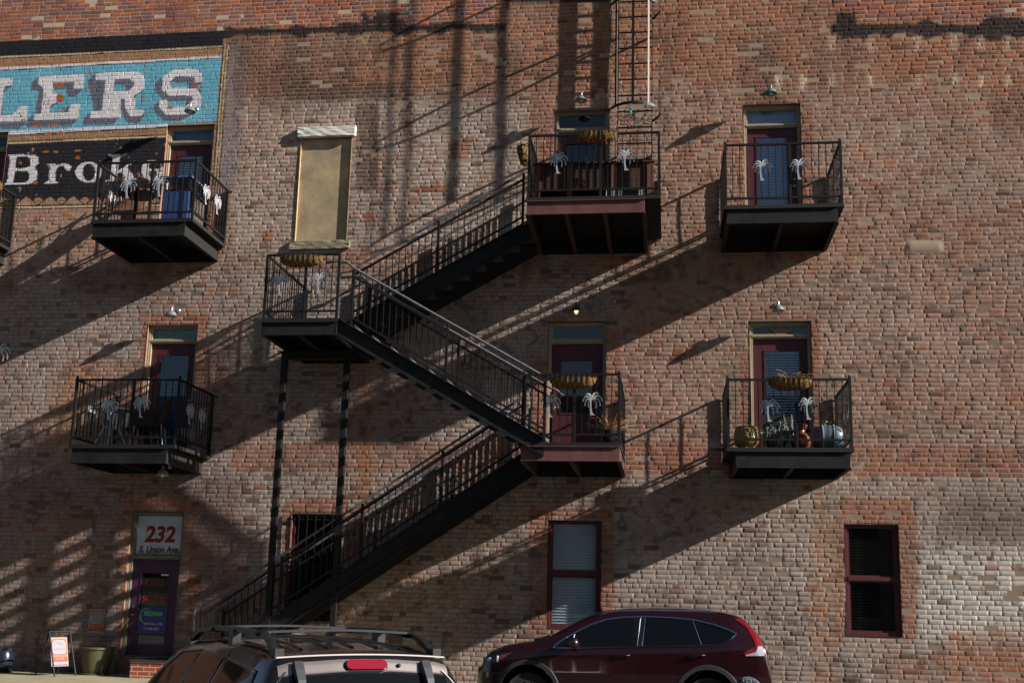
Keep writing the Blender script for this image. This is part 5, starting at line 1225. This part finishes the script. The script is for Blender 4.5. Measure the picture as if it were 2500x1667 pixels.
# --- maroon crossover parked side-on
def cz(px, py, d=2.95): return at(1160+px/3.136, 1460+py/3.136, d)
X0 = cz(0, 600)[0]
def q(px, py): x, z = cz(px, py); return (x-X0, z)
top = [q(*p_) for p_ in ((0, 620), (6, 560), (22, 515), (60, 440), (100, 402), (140, 382), (200, 361), (330, 338), (440, 326), (500, 318), (560, 285), (700, 206), (800, 155), (880, 122), (940, 100), (1000, 88), (1150, 72), (1350, 64), (1550, 67), (1750, 80), (1900, 97), (2000, 122), (2065, 150), (2110, 195), (2160, 250), (2205, 310), (2235, 380), (2255, 450), (2268, 540), (2274, 700))]
Lc = top[-1][0]; top = [(max(0, a), b) for a, b in top]
belt = [(0, .62), q(60, 462), q(200, 420), q(590, 380), q(1000, 374), q(1735, 362), q(2000, 340), q(2150, 350), q(2274, 420)]
belt = sorted(belt)
hwp = [(0, .66), (.06, .74), (.2, .83), (.5, .895), (.9, .91), (3.7, .91), (4.1, .885), (4.28, .85), (4.36, .80), (Lc, .74)]
fa = q(400, 649); ra = q(1782, 649); zc_ = .372
arch = ((fa[0], zc_, .432), (ra[0], zc_, .432))
car = Car(top, belt, hwp, .42, Lc, crown=.03, arches=arch)
CY = -2.95+.91
crv = thing('parked_crossover', (X0+Lc/2, CY, 0), 'glossy maroon crossover parked side-on in front of the brick wall, nose to the left', 'car')
MAR = paint('maroon_car_paint', srgb(44, 5, 15), .45, .3)
def place(o): o.data.transform(Matrix.Translation((X0, CY, 0))); return o
def carpart(g, name, m, parent, smooth=True, label=None, flip=True):
    """local car coordinates: side sg=-1 is the street side"""
    o = g.build(name, m, None, smooth=smooth); place(o); attach(o, parent)
    if label: o['label'] = label
    return o
body = carpart(car.body(), 'body', MAR, crv)
for sg in (-1, 1):
    win = [q(*p_) for p_ in ((608, 372), (655, 332), (765, 268), (885, 207), (1005, 167), (1130, 150), (1236, 147), (1238, 368), (1000, 372), (800, 377))]
    carpart(car.patch(win, sg), 'side_window', TINT, crv)
    carpart(car.patch([q(*p_) for p_ in ((1300, 147), (1500, 152), (1664, 168), (1728, 356), (1290, 364))], sg), 'side_window', TINT, crv)
    carpart(car.patch([q(*p_) for p_ in ((1680, 172), (1830, 207), (1935, 247), (1990, 272), (1950, 303), (1895, 333), (1838, 350), (1745, 356))], sg), 'side_window', TINT, crv)
    carpart(car.patch([q(*p_) for p_ in ((1239, 147), (1299, 147), (1289, 366), (1237, 368))], sg, off=.005), 'pillar_trim', BLKP, crv)
    dlo = [q(*p_) for p_ in ((592, 375), (650, 326), (760, 262), (880, 201), (1000, 161), (1130, 144), (1300, 139), (1500, 148), (1680, 165), (1830, 200), (1940, 240), (2003, 272), (1960, 312), (1900, 342), (1840, 357), (1720, 362), (1000, 374), (800, 381), (592, 377))]
    carpart(car.line(dlo, sg, .013, .006), 'window_trim', CHROME, crv)
    for a_, b_2 in (((1265, 147), (1238, 366)), ((1301, 147), (1278, 364)), ((1668, 170), (1735, 358)), ((757, 275), (752, 302))): carpart(car.line([q(*a_), q(*b_2)], sg, .004, .006), 'door_trim', CHROME, crv)
    for pts in (((1228, 372), (1222, 470), (1215, 649)), ((1740, 372), (1745, 460), (1738, 560), (1680, 600), (1640, 649)), ((640, 400), (622, 470), (626, 649))): carpart(car.line([q(*p_) for p_ in pts], sg, .0035, -.0015), 'panel_gap', BLKP, crv)
    for hx in (1115, 1690):
        b = MB(); (ux, uz) = q(hx, 440); yb = car.side(ux, uz)
        b.tube([(ux-.10, sg*yb, uz+.0), (ux-.075, sg*(yb+.032), uz+.004), (ux+.09, sg*(yb+.034), uz+.010), (ux+.125, sg*yb, uz+.01)], .014, 8); b.ball((ux-.01, sg*(yb-.004), uz-.0), .05, 12, sy=.25, sz=.6); carpart(b, 'door_handle', MAR, crv)
    carpart(car.patch([q(*p_) for p_ in ((1985, 150), (2050, 163), (2110, 218), (2165, 280), (2200, 340), (2222, 436), (2160, 430), (2140, 330), (2085, 225))], sg, off=.010), 'tail_light', REDL, crv)
    carpart(car.patch([q(*p_) for p_ in ((2046, 425), (2090, 395), (2143, 372), (2158, 430), (2070, 432))], sg, off=.009), 'tail_light', REDL, crv)
    carpart(car.patch([q(*p_) for p_ in ((2072, 430), (2150, 412), (2170, 365), (2205, 368), (2218, 440), (2070, 441))], sg, off=.014), 'tail_light', CLEARL, crv)
    carpart(car.patch([q(*p_) for p_ in ((62, 452), (150, 424), (292, 404), (270, 425), (228, 452), (160, 488), (75, 496))], sg, off=.006), 'headlight', mat('dark_headlamp_%d' % sg, srgb(40, 44, 56), .06, .3, coat=1.0), crv)
    carpart(car.patch([q(*p_) for p_ in ((175, 436), (262, 418), (228, 446), (172, 478), (158, 470))], sg, off=.010), 'headlight', AMBL, crv)
    b = MB(); (ux, uz) = q(165, 462); yb = car.side(ux, uz)+.006; b.ball((ux, sg*yb, uz), .034, 12, sx=.5, sy=.5, sz=1.5); (ux, uz) = q(105, 468); b.ball((ux, sg*(car.side(ux, uz)), uz), .03, 12, sx=1.3, sy=.5, sz=1.); carpart(b, 'headlight', CLEARL, crv)
    carpart(car.patch([q(*p_) for p_ in ((72, 570), (98, 562), (96, 600), (78, 606))], sg, off=.006, n=8), 'side_marker', mat('marker_lens_%d' % sg, srgb(190, 160, 160), .2), crv)
    rail = [q(*p_) for p_ in ((945, 137), (1000, 113), (1100, 102), (1350, 98), (1700, 106), (1850, 121), (1957, 141))]
    b = MB(); b.tube([(u, sg*(.625+.0*u), z+.016) for u, z in rail], .014, 8); carpart(b, 'roof_rail', CHROME, crv)
    b = MB(); (ux, uz) = q(758, 345); yb = car.side(ux, uz)
    b.ball((ux, sg*(yb+.13), uz+.01), .085, 14, sx=.95, sy=1.1, sz=.92); b.tube([(ux-.05, sg*yb, uz-.045), (ux, sg*(yb+.08), uz-.03)], .03, 8); carpart(b, 'wing_mirror', mat('dark_mirror_%d' % sg, srgb(42, 14, 22), .25, coat=1.0), crv)
    for (cu, cz_, r_) in arch:      # cladding round the wheel openings, wells, wheels
        g = MB(); grid = []
        for k in range(33):
            a = R(-20+220*k/32); row = []
            for rr, off in ((r_-.018, -.012), (r_-.015, .012), (r_+.045, .012), (r_+.052, .0)):
                uu = cu+rr*math.cos(a); zz = cz_+rr*math.sin(a); row.append((uu, sg*(car.side(min(max(uu, .02), Lc-.02), max(zz, .25))+off), zz))
            grid.append(row)
        g.sheet(grid); carpart(g, 'wheel_arch', DARKP, crv)
        g = MB(); g.sheet([[(cu+r_*math.cos(R(-30+240*k/24)), sg*yy_, cz_+r_*math.sin(R(-30+240*k/24))) for yy_ in (.895, .5)] for k in range(25)]); g.lathe([(0, 0), (r_, 0)], (cu, sg*.5, cz_), 30, axis='y'); carpart(g, 'wheel_well', INNER, crv)
    for cu, _, _ in arch:
        wh = wheel(crv, 0, sg, .90, .338, .2, TYRE, RIM)
        for o in [wh]+list(wh.children): o.data.transform(Matrix.Translation((X0+cu, CY, 0)))
b = MB(); grid = []
for i in range(15):
    u = interp([(0, q(520, 300)[0]), (14, q(925, 110)[0])], i); P_ = car.sec(u); he = P_[-4][0]; zt = interp(top, u)
    grid.append([(u, w_*he*.93, zt+.006-.03*abs(w_)**2*.7) for w_ in [(-1+2*j/10) for j in range(11)]])
b.sheet(grid); carpart(b, 'windscreen', TINT, crv)
b = MB(); (ux, uz) = q(1895, 100); b.tube([(ux, -.0, uz-.02), (ux+.09, 0, uz+.18)], .006, 6, taper=[1, .5]); b.ball((ux-.03, 0, uz-.012), .05, 10, sx=1.6, sy=.6, sz=.45); carpart(b, 'antenna', BLKP, crv)
b = MB(); (ux, uz) = q(470, 318); b.box(ux-.06, ux+.10, -.7, .7, uz-.02, uz+.018); b.tube([(ux, -.6, uz+.02), (ux+.12, -.1, uz+.05)], .012, 6); carpart(b, 'wiper', BLKP, crv, smooth=False)
b = MB(); (ux, uz) = q(1940, 108); b.sheet([[(ux+.16*k/4, w_, uz-.01-.012*k-.05*w_*w_) for w_ in (-.6, -.3, 0, .3, .6)] for k in range(5)]); o = carpart(b, 'spoiler', MAR, crv); md = o.modifiers.new('s', 'SOLIDIFY'); md.thickness = .025

# --- dark sport utility in the foreground, seen from its rear left corner
TH = R(37.7); JM = Matrix.Translation((-1.79, -12.392, -.344)) @ Matrix.Rotation(TH+R(90), 4, 'Z')
jtop = [(0, .72), (.02, .95), (.05, 1.04), (.10, 1.15), (.20, 1.34), (.285, 1.50), (.30, 1.512), (.33, 1.565), (.355, 1.60), (.37, 1.625), (.42, 1.645), (.8, 1.685), (1.3, 1.705), (1.9, 1.70), (2.5, 1.665), (2.85, 1.62), (3.2, 1.40), (3.55, 1.15), (3.7, 1.08), (4.2, 1.02), (4.5, .95), (4.62, .82), (4.68, .6)]
jbelt = [(0, .62), (.06, .98), (.5, 1.03), (3.2, .99), (4.2, .92), (4.68, .5)]
jhw = [(0, .80), (.1, .86), (.3, .905), (.6, .92), (3.8, .92), (4.3, .88), (4.68, .70)]
jarch = ((.95, .38, .44), (3.75, .38, .44))
jc = Car(jtop, jbelt, jhw, .42, 4.68, crown=.05, arches=jarch, z0=.26)
jp = thing('parked_suv', (-2.9, -10.8, -.5), 'dark taupe sport utility with black roof rack, cut off by the bottom edge', 'car')
TAUPE = paint('taupe_metallic_paint', srgb(34, 30, 31), .5, .22)
def jpart(g, name, m, smooth=True, parent=None, label=None):
    o = g.build(name, m, None, smooth=smooth); o.data.transform(JM); attach(o, parent or jp)
    if label: o['label'] = label
    return o
jpart(jc.body(130), 'body', TAUPE)
def topz(u): return interp(jtop, u)
def jtopsheet(u0, u1, w0, w1, off, n=14, m=14, he=None):
    g = MB(); grid = []
    for i in range(n+1):
        u = u0+(u1-u0)*i/n; P_ = jc.sec(u)[::-1]; row = []
        for j in range(m+1):
            w_ = w0+(w1-w0)*j/m; a = abs(w_); z = P_[0][1]
            for (wa, za), (wb_, zb_) in zip(P_, P_[1:]):
                if wa <= a <= wb_: z = za+(zb_-za)*((a-wa)/(wb_-wa) if wb_ > wa else 0); break
            row.append((u, w_, z+off))
        grid.append(row)
    g.sheet(grid); return g
jpart(jtopsheet(.075, .287, -.575, .575, .006), 'rear_window', TINT)
jpart(jtopsheet(.295, .345, -.60, .60, .010), 'tailgate_band', mat('brushed_champagne_band', srgb(150, 140, 136), .3, .75, coat=.6))
g = MB(); g.tube([(.368-.0*abs(w_), w_, topz(.368)-.045*w_*w_*1.2+.002) for w_ in [(-.6+.1*k) for k in range(13)]], .006, 5); jpart(g, 'roof_edge_seam', mat('pale_seam', srgb(180, 172, 168), .4))
# centre brake lamp, washer nozzle, glass hinges
g = MB(); n_ = 20; grid = []
def bandpt(u, w_, off): 
    P_ = jc.sec(u)[::-1]; a = abs(w_); z = P_[0][1]
    for (wa, za), (wb_, zb_) in zip(P_, P_[1:]):
        if wa <= a <= wb_: z = za+(zb_-za)*((a-wa)/(wb_-wa) if wb_ > wa else 0); break
    return Vector((u-off*.87, w_, z+off*.5))
g = MB(); c_ = bandpt(.322, 0, 0); 
pts = []
for (sx_, a0) in ((1, -90), (-1, 90)):
    for k in range(7): a = R(a0+k*30); pts.append((sx_*.11+.034*math.cos(a)*1.0, .034*math.sin(a)))
ax_n = Vector((-.87, 0, .5)); ax_t = Vector((.5, 0, .87))
def onband(a, b, off): return bandpt(.322, 0, 0)+Vector((0, a, 0))+ax_t*b+ax_n*off+Vector((0, 0, -.06*a*a))
g.add([onband(a, b, .032) for a, b in pts]+[onband(a*1.03, b*1.1, .0) for a, b in pts], [tuple(range(14))]+[(i, (i+1) % 14, (i+1) % 14+14, i+14) for i in range(14)])
jpart(g, 'brake_light', mat('pink_red_lens', srgb(120, 16, 34), .15, coat=1.0), smooth=False)
g = MB(); g.add([onband(a*1.07, b*1.22, .012) for a, b in pts]+[onband(a*1.08, b*1.25, -.005) for a, b in pts], [tuple(range(14))]+[(i, (i+1) % 14, (i+1) % 14+14, i+14) for i in range(14)]); jpart(g, 'brake_light_surround', BLKP, smooth=False)
g = MB(); p_ = onband(-.235, 0, .012); g.ball(p_, .015, 10); jpart(g, 'washer_nozzle', BLKP)
for w_ in (.47, -.43):
    g = MB(); c = onband(w_, .035, .02); d = onband(w_, -.19, .035)
    prof = [(.0, .036), (.25, .038), (.6, .033), (.9, .024), (1.0, .012)]; vs = []
    for t_, hw_ in prof:
        c2 = c+(d-c)*t_+Vector((-.012*math.sin(math.pi*t_), 0, 0)); vs += [c2+Vector((0, hw_, 0))-ax_n*.012, c2+Vector((0, hw_*.8, 0))+ax_n*.018, c2+Vector((0, -hw_*.8, 0))+ax_n*.018, c2+Vector((0, -hw_, 0))-ax_n*.012]
    g.add(vs, [(i*4+k, i*4+k+1, i*4+k+5, i*4+k+4) for i in range(4) for k in range(3)]+[(0, 1, 2, 3), (16, 17, 18, 19)]); jpart(g, 'glass_hinge', mat('grey_plastic_hinge' + ('_a' if w_ > 0 else '_b'), srgb(44, 46, 50), .5), smooth=False)
for sg in (1, -1):
    wz = lambda u, t_: 0
    jpart(jc.patch([(.62, 1.07), (.50, 1.30), (.56, 1.50), (1.28, 1.545), (1.36, 1.07)], sg, off=.005), 'side_window', TINT)
    jpart(jc.patch([(1.47, 1.06), (1.40, 1.545), (2.02, 1.565), (2.10, 1.05)], sg, off=.005), 'side_window', TINT)
    jpart(jc.patch([(2.18, 1.05), (2.12, 1.565), (2.60, 1.53), (2.95, 1.36), (3.28, 1.06)], sg, off=.005), 'side_window', TINT)
    for pts in (((.64, 1.05), (.48, 1.30), (.55, 1.515), (1.29, 1.56)), ((1.39, 1.555), (2.03, 1.58)), ((2.11, 1.58), (2.61, 1.545), (2.97, 1.37), (3.3, 1.05))): jpart(jc.line(list(pts), sg, .006, .006), 'window_seal', mat('pale_seal_%d_%d' % (sg, int(pts[0][0]*100)), srgb(120, 112, 110), .4, .4))
    for pts in (((1.38, .6), (1.38, 1.1), (1.33, 1.60)), ((2.14, .6), (2.14, 1.1), (2.07, 1.61)), ((.30, 1.52), (.22, 1.25), (.10, .98))): jpart(jc.line(list(pts), sg, .005, -.001), 'panel_gap', BLKP)
    # raised black roof rail with solid feet
    g = MB(); n_ = 26; grid = []
    for i in range(n_+1):
        t_ = i/n_; u = .46+2.2*t_; arch_ = min(1, math.sin(math.pi*t_)*3.2)**.6; zr = topz(u)-.035+.105*arch_; wr = .575-.02*arch_
        hgt = .03+.008*arch_ if arch_ > .9 else .045; row = [(u, sg*(wr-.022), zr-hgt), (u, sg*(wr-.024), zr-.006), (u, sg*wr, zr), (u, sg*(wr+.024), zr-.006), (u, sg*(wr+.026), zr-hgt), (u, sg*(wr-.022), zr-hgt)]; grid.append(row)
    g.sheet(grid)
    for uu in (.47, 1.45, 2.64): g.box(uu-.06, uu+.06, sg*.535, sg*.595, topz(uu)-.09, topz(uu)+.03+(.02 if uu == 1.45 else -.02))
    jpart(g, 'roof_rail', mat('black_rail_plastic_%d' % sg, srgb(15, 15, 17), .5))
    jpart(jc.patch([(.03, .70), (.05, .96), (.16, 1.0), (.18, .72)], sg, off=.008, n=8), 'tail_light', REDL)
    g = MB(); g.ball((3.02, sg*1.06, 1.12), .11, 14, sx=.6, sy=1.15, sz=.75); g.tube([(3.1, sg*.90, 1.06), (3.05, sg*1.0, 1.08)], .03, 8); jpart(g, 'wing_mirror', BLKP)
    for (cu, cz_, r_) in jarch:
        wh = wheel(jp, 0, sg, .91, .375, .2, TYRE, RIM)
        for o in [wh]+list(wh.children): o.data.transform(JM @ Matrix.Translation((cu, 0, 0)))
for i, ub in enumerate((.85, 1.99)):
    g = MB(); pts = [(ub-.02+.04*i, -.55+1.1*k/12, 1.752+.018*math.sin(math.pi*k/12)) for k in range(13)]
    for a, b_2 in zip(pts, pts[1:]): g.bar(a, b_2, .055, .016)
    jpart(g, 'cross_bar', mat('satin_cross_bar_%d' % i, srgb(46, 48, 52), .35, .3), smooth=False)
    for sg in (1, -1): g = MB(); g.ball((ub, sg*.545, 1.742), .05, 10, sx=1.5, sy=1.1, sz=.55); jpart(g, 'cross_bar_clamp', BLKP)
for k in range(5):
    w_ = -.36+.18*k; g = MB(); 
    for i in range(16):
        u = .62+1.9*i/16; u2 = .62+1.9*(i+1)/16; g.bar(bandpt(u, w_, 0)+Vector((0, 0, .003)), bandpt(u2, w_, 0)+Vector((0, 0, .003)), .022, .012)
    g.ball(bandpt(.60, w_, 0)+Vector((0, 0, .002)), .02, 8, sx=2, sz=.5); jpart(g, 'roof_rib', BLKP, smooth=False)
g = MB(); grid = [[(2.9+.72*i/10, -.60+1.2*j/8, topz(2.9+.72*i/10)+.008-.03*abs(-1+j/4)**2) for j in range(9)] for i in range(11)]; g.sheet(grid); jpart(g, 'windscreen', TINT)
for w_, z_ in ((.50, 0), (-.53, 0)):
    g = MB(); p_ = bandpt(.215, w_, .008); g.lathe([(0, 0), (.022, 0)], (0, 0, 0), 16); 
    for i in range(len(g.v)): v_ = Vector(g.v[i]); g.v[i] = tuple(p_+Vector((0, v_.x, 0))+ax_t*v_.y)
    jpart(g, 'window_sticker', mat('pale_blue_sticker' + ('_a' if w_ > 0 else '_b'), srgb(150, 180, 205), .5), smooth=False)

# --- passer-by: only the top of the grey curly hair reaches the picture
def skinned(name, pts, edges, m, parent, sub=2):
    me_ = bpy.data.meshes.new(name); me_.from_pydata([p_[:3] for p_ in pts], edges, []); o = bpy.data.objects.new(name, me_); COL.objects.link(o)
    sk = o.modifiers.new('skin', 'SKIN'); 
    if not me_.skin_vertices: bpy.context.view_layer.update()
    for i, p_ in enumerate(pts): me_.skin_vertices[0].data[i].radius = (p_[3], p_[4] if len(p_) > 4 else p_[3]); me_.skin_vertices[0].data[i].use_root = (i == 0)
    su = o.modifiers.new('sub', 'SUBSURF'); su.levels = sub; su.render_levels = sub; me_.materials.append(m)
    dg = bpy.context.evaluated_depsgraph_get(); m2 = bpy.data.meshes.new_from_object(o.evaluated_get(dg)); bpy.data.objects.remove(o)
    o = bpy.data.objects.new(name, m2); COL.objects.link(o); m2.polygons.foreach_set('use_smooth', [True]*len(m2.polygons)); attach(o, parent); return o
hx, hz = at(1826, 1656, 9.5); GZ = gz(-9.5); top_z = hz; S_ = (top_z-GZ)/1.70
t = thing('person', (hx, -9.5, GZ), 'person walking past at the bottom right, only the grey curly hair in view', 'person')
def bp(x, y, z, r, r2=None): return (hx+x*S_, -9.5+y*S_, GZ+z*S_, r*S_, (r2 or r)*S_)
pts = [bp(0,0,.92,.15,.11), bp(0,0,1.10,.13,.10), bp(0,0,1.32,.17,.11), bp(0,0,1.43,.07), bp(0,-.01,1.50,.075,.08), bp(0,-.01,1.58,.085,.095), bp(.17,0,1.37,.055), bp(.22,.02,1.10,.045), bp(.24,-.04,.87,.033), bp(-.17,0,1.37,.055), bp(-.22,-.02,1.10,.045), bp(-.24,-.08,.87,.033), bp(.09,0,.85,.09), bp(.1,-.12,.48,.06), bp(.1,-.08,.09,.045), bp(.1,-.22,.04,.04), bp(-.09,0,.85,.09), bp(-.1,.08,.48,.06), bp(-.1,.2,.10,.045), bp(-.1,.08,.04,.04)]
skinned('body', pts, [(0,1),(1,2),(2,3),(3,4),(4,5),(2,6),(6,7),(7,8),(2,9),(9,10),(10,11),(0,12),(12,13),(13,14),(14,15),(0,16),(16,17),(17,18),(18,19)], mat('dark_coat_and_skin', srgb(50, 50, 58), .85), t)
b = MB(); hc = Vector((hx, -9.5, GZ+1.59*S_))
b.ball(hc+Vector((0, .01, .0)), .10*S_, 16, sy=1.1, sz=1.05)
for i in range(420):
    a = random.uniform(0, 6.28); e = random.uniform(-.5, 1.55); n_ = Vector((math.cos(a)*math.cos(e), math.sin(a)*math.cos(e), math.sin(e))); p_ = hc+n_*.10*S_; tg = n_.orthogonal().normalized(); tg.rotate(Matrix.Rotation(random.uniform(0, 6.28), 3, n_))
    b.tube([p_, p_+n_*.012+tg*.018, p_+n_*.018+tg*.04, p_+n_*.008+tg*.055], .004, 4, False)
b.build('hair', mat('grey_curly_hair', srgb(96, 104, 116), .6, var=.3, vscale=60), t)

# --- unseen building added to darken reflections and block low sky
ob = thing('added_tan_building', (0, -52, -.55), 'plain tan building added out of view to shape reflections and skylight', 'building')
g = MB(); g.box(-60, 45, -62, -50, -.6, 15); g.build('wall', mat('tan_render_far', srgb(138, 122, 104), .9, var=.2, vscale=.3), ob)
for i in range(24):
    for j in range(3): g = MB(); xx = -56+i*4.2; g.box(xx, xx+1.5, -50, -49.96, 1.5+j*4.6, 3.9+j*4.6); g.build('window', TINT, ob)
